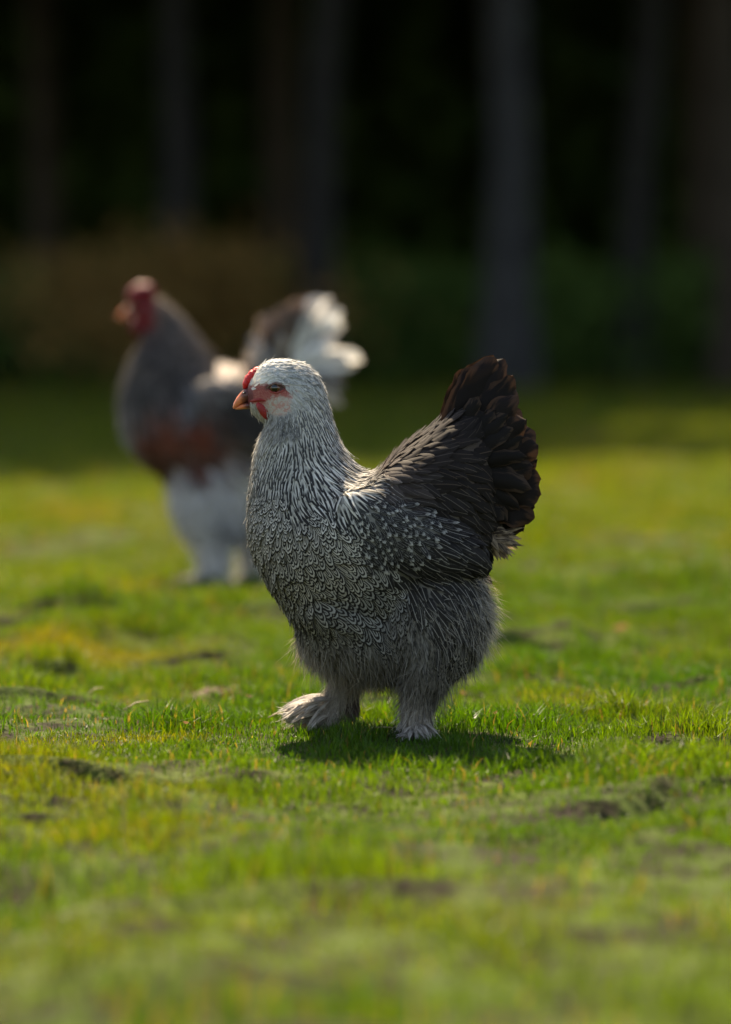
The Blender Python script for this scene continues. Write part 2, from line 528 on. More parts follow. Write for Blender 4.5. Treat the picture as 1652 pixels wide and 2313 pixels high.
class Field:
    """Plumage map in the side view: seeds carry flow direction, kind, size and colours."""
    def __init__(self, seeds, K, u0, v0):
        self.K, self.u0, self.v0 = K, u0, v0
        self.p = np.array([[s[0], s[1]] for s in seeds], float)
        d = np.array([[s[2], -s[3]] for s in seeds], float)
        self.d = d / np.linalg.norm(d, axis=1, keepdims=True)
        self.kind = [s[4] for s in seeds]
        self.num = np.array([[s[5], s[6], s[7]] + list(s[8]) + list(s[9]) for s in seeds], float)
    ruffle = .9
    def flow1(self, c):
        u, v = c[0] * self.K + self.u0, self.v0 - c[2] * self.K
        if not hasattr(self, 'grid'):
            self.g0 = self.p.min(0) - 80
            nu, nv = ((self.p.max(0) + 80 - self.g0) / 6).astype(int) + 2
            U, Vv = np.meshgrid(self.g0[0] + np.arange(nu) * 6, self.g0[1] + np.arange(nv) * 6)
            Pq = np.stack([(U.ravel() - self.u0) / self.K, np.zeros(U.size), (self.v0 - Vv.ravel()) / self.K], 1)
            self.grid = self.get(Pq)[0].reshape(nv, nu, 2)
        i = min(max(int((v - self.g0[1]) / 6 + .5), 0), self.grid.shape[0] - 1)
        j = min(max(int((u - self.g0[0]) / 6 + .5), 0), self.grid.shape[1] - 1)
        g = self.grid[i, j]
        return float(g[0]), float(g[1])
    def uv(self, P):
        P = np.atleast_2d(P)
        return np.stack([P[:, 0] * self.K + self.u0, self.v0 - P[:, 2] * self.K], 1)
    def get(self, P, jitter=0.0):
        q = self.uv(P)
        if jitter: q = q + RNG.normal(0, jitter, q.shape)
        d2 = ((q[:, None, :] - self.p[None]) ** 2).sum(-1)
        w = 1 / (d2 + 60.0) ** 1.5
        w /= w.sum(1, keepdims=True)
        dr = w @ self.d
        ra = (fbm(q[:, 0] / 55, q[:, 1] / 55, 2, 3.0) - .5) * self.ruffle
        ca, sa = np.cos(ra), np.sin(ra)
        dr = np.stack([dr[:, 0] * ca - dr[:, 1] * sa, dr[:, 0] * sa + dr[:, 1] * ca], 1)
        return dr / (np.linalg.norm(dr, axis=1, keepdims=True) + 1e-9), w @ self.num, d2.argmin(1)

def thin(P, rad, D, an):
    """Greedy Poisson thinning with per-point radius."""
    order = np.arange(len(P))
    cell = (rad * an).max()
    grid, keep = {}, []
    for i in order:
        p, r = P[i], rad[i]
        k = (int(p[0] // cell), int(p[1] // cell), int(p[2] // cell))
        ok = True
        for dx in (-1, 0, 1):
            for dy in (-1, 0, 1):
                for dz in (-1, 0, 1):
                    for j in grid.get((k[0] + dx, k[1] + dy, k[2] + dz), ()):
                        e = P[j] - p
                        ep = (e[0] * D[i, 0] + e[1] * D[i, 1] + e[2] * D[i, 2])
                        if e[0] * e[0] + e[1] * e[1] + e[2] * e[2] - ep * ep * (1 - 1 / an[i] ** 2) < r * r:
                            ok = False; break
                    if not ok: break
                if not ok: break
            if not ok: break
        if ok:
            grid.setdefault(k, []).append(i); keep.append(i)
    return np.array(keep)

ANISO = {'hackle': 2.6, 'pencil': 1.35, 'spangle': 1.4, 'streak': 2.2, 'saddle': 1.9, 'soft': 1.4}
WILD = {'hackle': .09, 'streak': .12, 'saddle': .18}
STYLE_PROF = {'pencil': 'oval', 'hackle': 'lance', 'spangle': 'oval', 'streak': 'oval', 'saddle': 'oval', 'soft': 'lance', 'tail': 'broad'}

def plumage(me, fld, skip, cand=60000, rows=7, lift=(.0008, .0045), wild=.22, jit=6.0):
    """Feathers that follow the skin. Returns {kind: Plume}."""
    bvh = BVHTree.FromPolygons([v.co for v in me.vertices], [tuple(p.vertices) for p in me.polygons])
    P, Nn = surf_samples(me, cand)
    dr, num, near = fld.get(P, jit)
    ok = np.array([not skip(q[0], q[1], p[1]) for q, p in zip(fld.uv(P), P)])
    P, Nn, near, num, dr = P[ok], Nn[ok], near[ok], num[ok], dr[ok]
    D3 = np.stack([dr[:, 0], np.zeros(len(P)), dr[:, 1]], 1)
    D3 -= Nn * (D3 * Nn).sum(1, keepdims=True)
    D3 /= np.linalg.norm(D3, axis=1, keepdims=True) + 1e-9
    an = np.array([ANISO.get(fld.kind[k].split(':')[0], 1.3) for k in near])
    kp = thin(P, num[:, 2] / 1000, D3, an)
    out = {}
    for i in kp:
        kind = fld.kind[near[i]]
        if kind.startswith('down'): continue
        style = kind.split(':')[0]
        Lm = num[i, 0] / 1000 * random.uniform(.8, 1.2); Wm = num[i, 1] / 1000 * random.uniform(.8, 1.2)
        c1, c2 = num[i, 3:6], num[i, 6:9]
        p = Vector(P[i]); nn = Vector(Nn[i])
        tw = random.gauss(0, WILD.get(style, wild))
        pts, nms = [], []
        step = Lm / (rows - 1)
        lf = lift[1] * random.uniform(.5, 1.5) * (Lm / .025) * (2.0 if random.random() < .05 and style != 'saddle' else 1) * {'hackle': .6, 'pencil': .75, 'saddle': .8}.get(style, 1)
        side = random.gauss(0, .08)
        cur, cn = p.copy(), nn.copy()
        prev_dir = None
        for k in range(rows):
            t = k / (rows - 1)
            h = lift[0] + lf * t ** 1.2
            pts.append(np.array(cur + cn * h)); nms.append(np.array(cn))
            dx, dz = fld.flow1(cur)
            d = Vector((dx, 0, dz))
            d = d - cn * d.dot(cn)
            if d.length < .15 and prev_dir is not None: d = prev_dir.copy()
            if d.length < 1e-4: break
            d.normalize()
            d.rotate(Quaternion(cn, tw))
            if prev_dir is not None:
                d = (d + prev_dir).normalized()
            prev_dir = d
            nxt = cur + d * step
            hit = bvh.find_nearest(nxt)
            if hit[0] is not None and (hit[0] - nxt).length < step * .9:
                nc = hit[0]
                cn = (cn + hit[1]).normalized()
                cur = nc
            else:
                cur = nxt
        if len(pts) < rows: continue
        pl = out.setdefault(kind, Plume())
        pl.add(np.array(pts), np.array(nms), Wm, STYLE_PROF[style], c1, c2, cols=4)
    return out

def strands(me, fld, test, count, Lr, W, out_amt, rnd_amt, parent, name, colf=None, flow_amt=1.0):
    """Downy barbs: thin tapered ribbons rooted in the skin."""
    P, Nn = surf_samples(me, count * 4)
    q = fld.uv(P)
    ok = np.array([test(a[0], a[1], p[1]) for a, p in zip(q, P)])
    P, Nn = P[ok][:count], Nn[ok][:count]
    dr, num, near = fld.get(P, 5.0)
    D = np.stack([dr[:, 0], np.zeros(len(P)), dr[:, 1]], 1)
    D = D - Nn * (D * Nn).sum(1, keepdims=True)
    D = D * flow_amt + Nn * out_amt + RNG.normal(0, rnd_amt, D.shape)
    D /= np.linalg.norm(D, axis=1, keepdims=True)
    N = len(P)
    Ls = RNG.uniform(*Lr, N)[:, None]
    curl = RNG.normal(0, .35, (N, 3)); curl[:, 2] -= .25
    mid = P + D * Ls * .5 + Nn * .002
    tip = P + D * Ls + curl * Ls * .3 + Nn * .002
    S = np.cross(D, RNG.normal(0, 1, (N, 3))); S /= np.linalg.norm(S, axis=1, keepdims=True) + 1e-9
    hw = S * W / 2
    V = np.stack([P - hw, P + hw, mid + hw * .8, mid - hw * .8, tip], 1).reshape(-1, 3)
    b = np.arange(N)[:, None] * 5
    loops = np.concatenate([b + [0, 1, 2, 3], b + [3, 2, 4]], 1).ravel()
    st = (np.arange(N)[:, None] * 7 + np.array([0, 4])).ravel()
    m = mesh_np(name, V, loops, st, np.tile([4, 3], N), smooth=True)
    f = RNG.random((N, 1)) ** 1.3
    c = num[:, 3:6] * f + num[:, 6:9] * (1 - f)
    if colf is not None: c = colf(c, P)
    pt_color(m, "col", np.repeat(c, 5, 0))
    o = link(name, m, M_DOWN, parent)
    o["kind"] = "stuff"
    return o

def bez(p0, p1, p2, nseg):
    t = np.linspace(0, 1, nseg)[:, None]
    return p0 * (1 - t) ** 2 + 2 * p1 * t * (1 - t) + p2 * t ** 2

def lathe_path(name, pts, radii, mat, parent, seg=10, flat=1.0):
    """Tapered tube through pts; flat squashes it along y."""
    pts = [Vector(p) for p in pts]
    V, Fc = [], []
    for i, (p, r) in enumerate(zip(pts, radii)):
        t = (pts[min(i + 1, len(pts) - 1)] - pts[max(i - 1, 0)]).normalized()
        a = t.cross(Vector((0, 1, 0)))
        if a.length < 1e-3: a = t.cross(Vector((1, 0, 0)))
        a.normalize(); b = t.cross(a).normalized()
        for j in range(seg):
            th = 2 * math.pi * j / seg
            V.append(tuple(p + a * r * math.cos(th) + b * r * flat * math.sin(th)))
    for i in range(len(pts) - 1):
        for j in range(seg):
            Fc.append((i * seg + j, i * seg + (j + 1) % seg, (i + 1) * seg + (j + 1) % seg, (i + 1) * seg + j))
    Fc.append(tuple(range(seg))[::-1]); Fc.append(tuple((len(pts) - 1) * seg + j for j in range(seg)))
    me = bpy.data.meshes.new(name)
    me.from_pydata(V, [], Fc)
    for p in me.polygons: p.use_smooth = True
    return link(name, me, mat, parent)

def ball(name, c, r, mat, parent, seg=16):
    V, Fc = [], []
    rg = seg // 2
    r = r if hasattr(r, '__len__') else (r, r, r)
    for i in range(rg + 1):
        ph = math.pi * i / rg
        for j in range(seg):
            th = 2 * math.pi * j / seg
            V.append((c[0] + r[0] * math.sin(ph) * math.cos(th), c[1] + r[1] * math.sin(ph) * math.sin(th), c[2] + r[2] * math.cos(ph)))
    for i in range(rg):
        for j in range(seg):
            a, b = i * seg + j, i * seg + (j + 1) % seg
            Fc.append((a, a + seg, b + seg, b))
    me = bpy.data.meshes.new(name)
    me.from_pydata(V, [], Fc)
    for p in me.polygons: p.use_smooth = True
    return link(name, me, mat, parent)

def skin_mat(name, c, c2, rough=.5, sss=.25, scale=600):
    n = NT(name)
    oc = n.objco()
    nz = n.noise(oc, scale, 3)
    return n.bsdf(n.mix(n.step(nz, .35, .65), c, c2), rough, .4, bump=nz, bump_d=.0012, sss=sss)

M_COMB = skin_mat("comb_skin", (.62, .012, .014), (.45, .008, .012), .42, .4)
M_FACE = skin_mat("face_skin", (.34, .035, .028), (.22, .05, .04), .55, .2)
M_WATTLE = skin_mat("wattle_skin", (.30, .010, .010), (.20, .008, .008), .45, .3)
M_WATTLEC = skin_mat("cock_wattle_skin", (.15, .006, .008), (.10, .005, .006), .5, .2)
M_TOE = skin_mat("toe_scales", (.30, .20, .09), (.20, .12, .06), .6, .1, 300)
n = NT("beak_horn"); oc = n.objco()
sp = n.n('ShaderNodeSeparateXYZ'); n.put(sp.inputs[0], n.attr("bk", 'Vector'))
M_BEAK = n.bsdf(n.mix(n.step(n.m('ADD', sp.outputs[0], n.m('MULTIPLY', n.noise(oc, 300), .25)), .34, .66), (.10, .026, .022), (.66, .20, .085)), .35, .45, sss=.15)
n = NT("eye_amber"); M_EYE = n.bsdf((.10, .030, .008), .12, .6)
n = NT("eye_pupil"); M_PUPIL = n.bsdf((.004, .004, .004), .06, .7)
n = NT("bird_skin"); M_SKIN = n.bsdf(n.attr("col"), .8, .15)
def face_mat():
    """Hen skin with the bare red face drawn by shape in the hen's own coordinates."""
    n = NT("hen_skin")
    oc = n.objco()
    sp = n.n('ShaderNodeSeparateXYZ'); n.put(sp.inputs[0], oc)
    nz = n.m('SUBTRACT', n.noise(oc, 180, 4), .5)
    nf = n.m('SUBTRACT', n.noise(oc, 700, 3), .5)
    def ell(u, v, ru, rv, soft=.25):
        c = LH(u, v)
        dx = n.m('DIVIDE', n.m('SUBTRACT', sp.outputs[0], float(c[0])), ru / K)
        dz = n.m('DIVIDE', n.m('SUBTRACT', sp.outputs[2], float(c[2])), rv / K)
        d = n.m('ADD', n.m('SQRT', n.m('ADD', n.m('MULTIPLY', dx, dx), n.m('MULTIPLY', dz, dz))), n.m('MULTIPLY', nz, .9))
        return n.m('SUBTRACT', 1.0, n.step(d, 1 - soft, 1 + soft))
    c = n.attr("col")
    red = n.mix(n.step(nf, -.12, .15), (.27, .050, .044), (.36, .125, .10))
    pale = n.mix(n.step(n.m('ADD', nz, n.m('MULTIPLY', nf, .6)), -.08, .10), (.40, .36, .31), (.40, .21, .17))
    c = n.mix(ell(604, 880, 58, 25), c, red)
    c = n.mix(ell(632, 906, 30, 22), c, pale)
    c = n.mix(ell(556, 886, 17, 26), c, (.12, .022, .022))
    c = n.mix(ell(624, 865, 26, 8, .4), c, (.06, .02, .016))
    return n.bsdf(c, .55, .3, bump=nf, bump_d=.0015)

def body_colors(me, fld, f):
    co = np.empty(len(me.vertices) * 3, np.float32); me.vertices.foreach_get("co", co); co = co.reshape(-1, 3)
    _, num, _ = fld.get(co.astype(float))
    c = num[:, 3:6] * .3 + num[:, 6:9] * .7
    c = f(c, fld.uv(co), co)
    pt_color(me, "col", c)

def beak(parent, L, tip, top, bot, corner, y):
    """Upper and lower mandible: hooked wedge of horn."""
    def mand(name, prof, ywid):
        V, Fc = [], []
        m = len(prof)
        for i, (pt, pb, w) in enumerate(prof):
            a, b = L(*pt), L(*pb)
            for j in range(10):
                th = 2 * math.pi * j / 10
                c = (a + b) / 2; h = (a - b) / 2
                V.append((c[0] + h[0] * math.cos(th), w * math.sin(th), c[2] + h[2] * math.cos(th)))
        for i in range(m - 1):
            for j in range(10):
                Fc.append((i * 10 + j, i * 10 + (j + 1) % 10, (i + 1) * 10 + (j + 1) % 10, (i + 1) * 10 + j))
        Fc.append(tuple(range(10))[::-1]); Fc.append(tuple((m - 1) * 10 + j for j in range(10)))
        me = bpy.data.meshes.new(name); me.from_pydata(V, [], Fc)
        for p in me.polygons: p.use_smooth = True
        a = me.attributes.new("bk", 'FLOAT_VECTOR', 'POINT')
        for k in range(len(V)): a.data[k].vector = ((k // 10) / (m - 1), 0, 0)
        return link(name, me, M_BEAK, parent)
    return mand

# ================================================================== the hen
K = F_PX / Y_HEN * 1.0
HU, HV = 860.0, 1660.0
def LH(u, v, y=0.0): return np.array([(u - HU) / K, y, (HV - v) / K])

hen = empty("hen", (x_at(HU, Y_HEN), Y_HEN, -.005))
tag(hen, "grey pencilled hen with feathered feet standing sharply in front on the grass", "hen")

hen_rings = [
    ((556, 866), (560, 906), .012), ((572, 838), (570, 924), .022), ((597, 808), (586, 938), .029), ((640, 802), (604, 948), .034),
    ((690, 812), (598, 962), .037), ((723, 845), (586, 982), .040), ((740, 892), (575, 1012), .046), ((752, 942), (570, 1055), .055),
    ((767, 987), (563, 1105), .068), ((790, 1026), (560, 1160), .084), ((818, 1054), (563, 1215), .100), ((846, 1058), (582, 1268), .113),
    ((873, 1042), (612, 1325), .123), ((905, 1002), (655, 1378), .129), ((945, 972), (720, 1420), .131), ((990, 942), (815, 1445), .128),
    ((1028, 908), (925, 1435), .116), ((1062, 892), (1020, 1390), .098), ((1094, 918), (1080, 1310), .073), ((1118, 975), (1108, 1235), .048),
    ((1135, 1022), (1130, 1180), .026)]
hen_blobs = [
    (990, 1382, -.070, 114, 142, .058, 0), (1010, 1370, .060, 100, 130, .055, 0), (750, 1430, .045, 78, 88, .055, 0), (850, 1425, 0, 185, 112, .098, 8), (780, 1380, 0, 150, 80, .108, 20),
    (966, 1490, -.068, 54, 74, .044, 0), (780, 1490, .050, 52, 60, .035, 0),
    (905, 1190, -.108, 165, 78, .030, 28), (905, 1190, .108, 165, 78, .030, 28), (1000, 1225, -.10, 110, 55, .028, 18), (1000, 1225, .10, 110, 55, .028, 18),
    (640, 868, -.016, 42, 34, .020, 0), (640, 868, .016, 42, 34, .020, 0)]
hen_caps = [[(950, 1530, -.065, .030), (940, 1600, -.062, .020), (944, 1645, -.062, .022), (930, 1655, -.064, .018)],
            [(790, 1520, .055, .026), (765, 1575, .055, .019), (735, 1628, .055, .020), (690, 1612, .052, .017), (655, 1612, .05, .011)]]
hen_me = smooth_body("body", K, HU, HV, hen_rings, hen_blobs, hen_caps, .0055)

W1, W2 = (.84, .81, .75), (.70, .67, .61)      # silver whites
G1, D1 = (.50, .455, .385), (.017, .014, .011)
GF = (.64, .60, .525)
BR, DB = (.13, .085, .062), (.010, .007, .006)
TH, TD = (.30, .28, .26), (.014, .013, .013)
FL, FD = (.36, .32, .26), (.12, .10, .085)
FT, FTD = (.55, .49, .43), (.22, .19, .17)
hen_seeds = [
    # u, v, flow du, dv, kind, length, width, spacing (mm), light, dark
    (610, 818, .9, -.1, 'soft:head', 12.2, 5, 3.84, (.78, .78, .76), (.40, .41, .41)), (660, 830, .95, .1, 'soft:head', 13.5, 5.6, 3.84, (.76, .76, .74), (.22, .23, .23)),
    (700, 850, .75, .65, 'soft:head', 16.2, 5.6, 4.32, (.70, .69, .66), (.14, .14, .14)), (590, 850, .9, -.3, 'soft:head', 9.5, 3.8, 3.6, W1, W2),
    (725, 895, .45, .9, 'hackle:neck', 21.8, 5.4, 3.07, W2, (.10, .10, .10)), (668, 882, .5, .8, 'soft:head', 13.5, 5, 3.6, (.66, .65, .61), (.45, .44, .42)),
    (690, 925, .3, .95, 'hackle:neck', 20.6, 5.4, 2.93, W2, (.14, .14, .14)),
    (580, 925, .5, .85, 'soft:head', 9.5, 3.8, 3.36, (.60, .56, .50), (.35, .32, .28)), (605, 950, .1, 1, 'soft:head', 13.5, 5, 3.84, (.50, .48, .44), (.16, .15, .14)), (640, 945, .1, 1, 'soft:head', 14.9, 5, 4.08, (.42, .41, .39), (.08, .08, .08)),
    (752, 945, .30, .95, 'hackle:neck', 33.9, 7.2, 3.81, W1, (.05, .05, .05)), (690, 985, .18, 1, 'hackle:neck', 29, 6, 3.37, W2, (.05, .05, .05)),
    (635, 1000, .02, 1, 'hackle:neck', 24.2, 5.8, 3.37, (.66, .64, .58), (.05, .05, .048)), (583, 985, -.05, 1, 'hackle:neck', 21.8, 6, 3.37, (.72, .68, .62), (.24, .22, .2)),
    (775, 1010, .5, .87, 'hackle:neck', 41.1, 7.8, 4.1, (.74, .73, .70), (.03, .03, .032)), (720, 1050, .28, .96, 'hackle:neck', 43.6, 8.4, 4.25, W1, (.035, .035, .038)),
    (655, 1060, .10, 1, 'hackle:neck', 31.5, 7.2, 3.95, (.64, .62, .57), (.03, .03, .03)), (590, 1060, .0, 1, 'hackle:neck', 26.6, 7.2, 3.81, (.66, .63, .57), (.05, .05, .05)),
    (780, 1085, .55, .83, 'hackle:neck', 48.4, 9, 4.39, W1, (.03, .03, .034)), (825, 1075, .75, .65, 'hackle:neck', 43.6, 8.4, 4.39, (.40, .375, .345), (.03, .03, .032)),
    (730, 1110, .42, .90, 'hackle:neck', 43.6, 9, 4.54, W1, (.03, .03, .03)), (680, 1112, .24, .97, 'hackle:neck', 36, 8, 4.2, (.64, .61, .55), (.03, .028, .026)), (765, 1135, .5, .86, 'hackle:neck', 40, 8.5, 4.6, (.70, .67, .61), (.03, .028, .028)), (700, 1155, .32, .95, 'pencil:breast', 22, 9.5, 6, GF, D1),
    (615, 1130, .06, 1, 'pencil:breast', 18.8, 10.1, 4.81, GF, D1), (560, 1120, 0, 1, 'pencil:breast', 16.7, 8.9, 4.42, (.50, .47, .42), (.05, .05, .045)),
    (565, 1210, .08, 1, 'pencil:breast', 20.4, 12.2, 5.74, G1, D1), (630, 1210, .2, .98, 'pencil:breast', 22.4, 13.3, 6.1, G1, D1), (700, 1200, .38, .92, 'pencil:breast', 23, 13.1, 6.13, G1, D1),
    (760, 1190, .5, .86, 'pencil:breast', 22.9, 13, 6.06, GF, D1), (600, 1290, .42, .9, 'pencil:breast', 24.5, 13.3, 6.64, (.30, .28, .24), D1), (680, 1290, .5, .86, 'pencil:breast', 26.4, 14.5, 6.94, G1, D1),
    (765, 1270, .62, .78, 'pencil:breast', 25.9, 14.1, 6.8, G1, D1), (830, 1310, .72, .68, 'pencil:breast', 28, 14.8, 7.09, (.36, .35, .32), D1), (650, 1360, .6, .8, 'pencil:breast', 27.4, 14.3, 7.23, (.26, .245, .21), D1),  # lower breast lights lowered: underside shading put into the feather colour
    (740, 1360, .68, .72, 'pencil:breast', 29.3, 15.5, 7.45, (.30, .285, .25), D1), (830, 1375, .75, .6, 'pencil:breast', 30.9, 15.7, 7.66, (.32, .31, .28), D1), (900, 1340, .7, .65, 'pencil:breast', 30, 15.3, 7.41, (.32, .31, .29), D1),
    (820, 1140, .70, .70, 'spangle:wing', 16, 8.0, 5.8, (.56, .55, .52), (.022, .022, .025)), (880, 1130, .78, .62, 'spangle:wing', 18, 8, 6, (.56, .55, .52), (.024, .023, .026)),
    (950, 1165, .82, .55, 'spangle:wing', 19, 8.5, 6.2, (.56, .55, .52), (.022, .021, .024)), (840, 1205, .72, .70, 'spangle:wing', 18, 8.5, 6.2, (.46, .445, .41), (.022, .021, .020)),
    (910, 1215, .75, .66, 'spangle:wing', 19, 8.5, 6.2, (.44, .425, .39), (.022, .020, .019)), (1000, 1200, .82, .55, 'streak:wing', 34.5, 10.8, 6.56, (.34, .31, .27), (.018, .015, .014)),
    (930, 1262, .82, .58, 'streak:wing', 34.5, 12.2, 6.56, (.32, .29, .25), (.016, .014, .013)), (1040, 1255, .9, .42, 'streak:wing', 39.1, 12.2, 6.94, (.24, .21, .18), (.014, .012, .011)),
    (850, 1062, .82, .57, 'saddle:back', 30, 12, 6.24, (.46, .40, .36), (.11, .085, .075)), (905, 1095, .84, .54, 'saddle:back', 33.8, 12.9, 6.86, (0.112, 0.086, 0.073), (.04, .030, .027)), (885, 1045, .93, .3, 'saddle:back', 31.2, 12, 6.45, (0.150, 0.117, 0.100), (.030, .022, .019)),  # pale back valley: sunlight on the back put into the colour
    (930, 1020, .97, .05, 'saddle:back', 32.5, 12.9, 6.86, (0.077, 0.054, 0.041), (.02, .014, .012)), (1000, 985, .85, -.5, 'saddle:back', 37.5, 13.8, 7.28, (0.073, 0.052, 0.039), (.014, .010, .009)), (985, 1060, .99, .05, 'saddle:back', 37.5, 14.7, 7.7, BR, DB),
    (1050, 945, .55, -.83, 'saddle:back', 42.5, 15.5, 7.7, (0.056, 0.041, 0.033), DB), (1075, 1010, .93, -.35, 'saddle:back', 42.5, 16.4, 8.32, BR, DB), (1060, 1090, .97, .2, 'saddle:back', 42.5, 15.5, 8.32, BR, DB),
    (970, 1120, .86, .5, 'saddle:back', 37.5, 13.8, 7.49, (0.158, 0.122, 0.104), DB), (1120, 1080, .97, .1, 'saddle:back', 45, 17.2, 8.32, (0.115, 0.083, 0.065), DB), (1060, 1165, .85, .53, 'saddle:back', 40, 14.7, 7.7, (0.130, 0.101, 0.083), DB), (1110, 1180, .85, .5, 'saddle:back', 42.5, 15.5, 8.32, (0.130, 0.094, 0.076), DB),
    (1100, 1235, .85, .45, 'saddle:back', 37.5, 15.5, 7.9, (0.158, 0.130, 0.108), (.03, .025, .022)),
    (940, 1325, .6, .8, 'streak:thigh', 30, 11.2, 6.76, (.46, .42, .375), (.030, .027, .025)), (1040, 1310, .55, .83, 'streak:thigh', 30, 11.2, 6.76, (.46, .42, .375), (.030, .027, .025)), (1100, 1330, .55, .83, 'soft:thigh', 28, 9.8, 7.68, (.34, .31, .28), (.06, .053, .05)),
    (1000, 1390, .40, .92, 'streak:thigh', 30, 11.2, 6.76, (.46, .42, .375), (.030, .027, .025)), (1080, 1410, .25, .97, 'streak:thigh', 30, 11.2, 6.76, (.46, .42, .375), (.030, .027, .025)), (930, 1420, .3, .95, 'soft:thigh', 28, 11.2, 7.68, (.30, .28, .26), (.04, .037, .035)),
    (1030, 1470, .05, 1, 'pencil:thigh', 27.6, 9.7, 6.37, (.26, .24, .21), TD), (960, 1500, .05, 1, 'soft:thigh', 24, 9.8, 7.2, (.26, .235, .20), (.05, .045, .04)), (860, 1420, .45, .9, 'pencil:thigh', 27.6, 9.7, 6.69, (.30, .28, .25), TD),
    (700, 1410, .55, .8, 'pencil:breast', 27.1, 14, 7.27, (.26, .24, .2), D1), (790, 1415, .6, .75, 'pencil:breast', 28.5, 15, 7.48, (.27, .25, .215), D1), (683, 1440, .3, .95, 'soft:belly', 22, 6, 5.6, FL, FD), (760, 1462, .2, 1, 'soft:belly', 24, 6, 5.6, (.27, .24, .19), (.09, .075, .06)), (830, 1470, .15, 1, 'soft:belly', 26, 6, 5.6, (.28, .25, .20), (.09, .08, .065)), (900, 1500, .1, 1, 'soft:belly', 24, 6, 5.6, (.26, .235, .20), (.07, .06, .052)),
    (720, 1490, .3, .95, 'soft:belly', 20, 6, 5.4, (.34, .30, .24), FD), (800, 1530, .1, 1, 'soft:belly', 18, 5, 5, (.26, .22, .17), (.09, .075, .06)), (980, 1555, 0, 1, 'soft:thigh', 18, 8.4, 6.24, (.22, .20, .175), (.05, .045, .04)),
    (940, 1595, 0, 1, 'soft:foot', 20, 6, 4.6, FT, FTD), (945, 1640, .1, 1, 'soft:foot', 20, 6, 4.4, FT, FTD), (920, 1655, -.5, .8, 'soft:foot', 18, 6, 4.4, FT, FTD),
    (780, 1560, -.45, .9, 'soft:foot', 20, 6, 4.6, FT, FTD), (740, 1610, -.5, .85, 'soft:foot', 22, 6, 4.4, FT, FTD), (700, 1605, -.9, .3, 'soft:foot', 22, 6, 4.4, (.62, .56, .50), FTD), (655, 1612, -.95, .2, 'soft:foot', 20, 5, 4.2, (.62, .56, .50), FTD),
]
hen_f = Field(hen_seeds, K, HU, HV)

def in_face(u, v, y):
    # bare skin round the eye, cheek and beak root
    if u < 566 and v < 915: return True
    if (u - 612) ** 2 / 50 ** 2 + (v - 882) ** 2 / 27 ** 2 < 1: return True
    if (u - 628) ** 2 / 30 ** 2 + (v - 903) ** 2 / 24 ** 2 < 1: return True
    return False
body_colors(hen_me, hen_f, lambda c, q, co: c)
hen_body = link("body", hen_me, face_mat(), hen)
names = {'hackle:neck': ("neck_hackle", 'hackle', "silver white hackle feathers with dark centres"), 'pencil:breast': ("breast_plumage", 'pencil', "grey breast feathers pencilled with fine dark bands"),
         'soft:head': ("head_plumage", 'soft', "short whitish head feathers"), 'spangle:wing': ("wing_covert_plumage", 'spangle', "dark wing coverts speckled with white"),
         'streak:wing': ("wing_feather_plumage", 'streak', "dark wing feathers with pale shafts"), 'saddle:back': ("saddle_plumage", 'saddle', "dark brown back feathers with pale edges"),
         'pencil:thigh': ("thigh_plumage", 'pencil', None), 'streak:thigh': ("thigh_plumage", 'streak', None), 'soft:thigh': ("thigh_fluff", 'soft', None), 'soft:belly': ("belly_fluff", 'soft', "soft grey beige belly fluff"), 'soft:foot': ("foot_plumage", 'soft', "pale feathers over the shanks and toes")}
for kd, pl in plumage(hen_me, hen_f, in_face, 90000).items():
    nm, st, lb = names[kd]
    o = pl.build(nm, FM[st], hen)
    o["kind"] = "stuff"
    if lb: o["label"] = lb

# downy strands: belly, thighs, feet, and a fine fuzz on the outline
strands(hen_me, hen_f, lambda u, v, y: v < 1575 and v > 1360 + random.random() * 130 + (50 if u > 880 else 0), 7000, (.010, .024), .0007, .35, .28, hen, "belly_down")
strands(hen_me, hen_f, lambda u, v, y: u > 1060 and 1285 < v < 1490, 3000, (.012, .030), .0006, .7, .3, hen, "thigh_down", lambda c, P: c * .6 + np.array([.30, .26, .21]))
strands(hen_me, hen_f, lambda u, v, y: v >= 1555, 5000, (.008, .020), .0008, .45, .35, hen, "foot_down")
strands(hen_me, hen_f, lambda u, v, y: v < 1300 and not in_face(u, v, y), 1800, (.006, .013), .0004, .35, .2, hen, "body_down")

strands(hen_me, hen_f, lambda u, v, y: in_face(u, v, y) and (u > 600 and v > 884), 700, (.003, .008), .0006, .25, .3, hen, "face_bristle", lambda c, P: c * 0 + np.array([.50, .45, .40]))
strands(hen_me, hen_f, lambda u, v, y: u > 1092 and 1300 < v < 1450, 1500, (.014, .036), .0007, .9, .35, hen, "rump_down", lambda c, P: c * .3 + np.array([.50, .44, .36]))
strands(hen_me, hen_f, lambda u, v, y: 1330 < v < 1580 and (u > 880 or v > 1430), 4200, (.018, .040), .0008, .55, .35, hen, "loose_fluff", lambda c, P: c * .8 + np.array([.10, .088, .072]))
strands(hen_me, hen_f, lambda u, v, y: v > 1575, 2600, (.014, .032), .0010, .8, .45, hen, "ragged_foot_down", lambda c, P: c * .9 + .05)
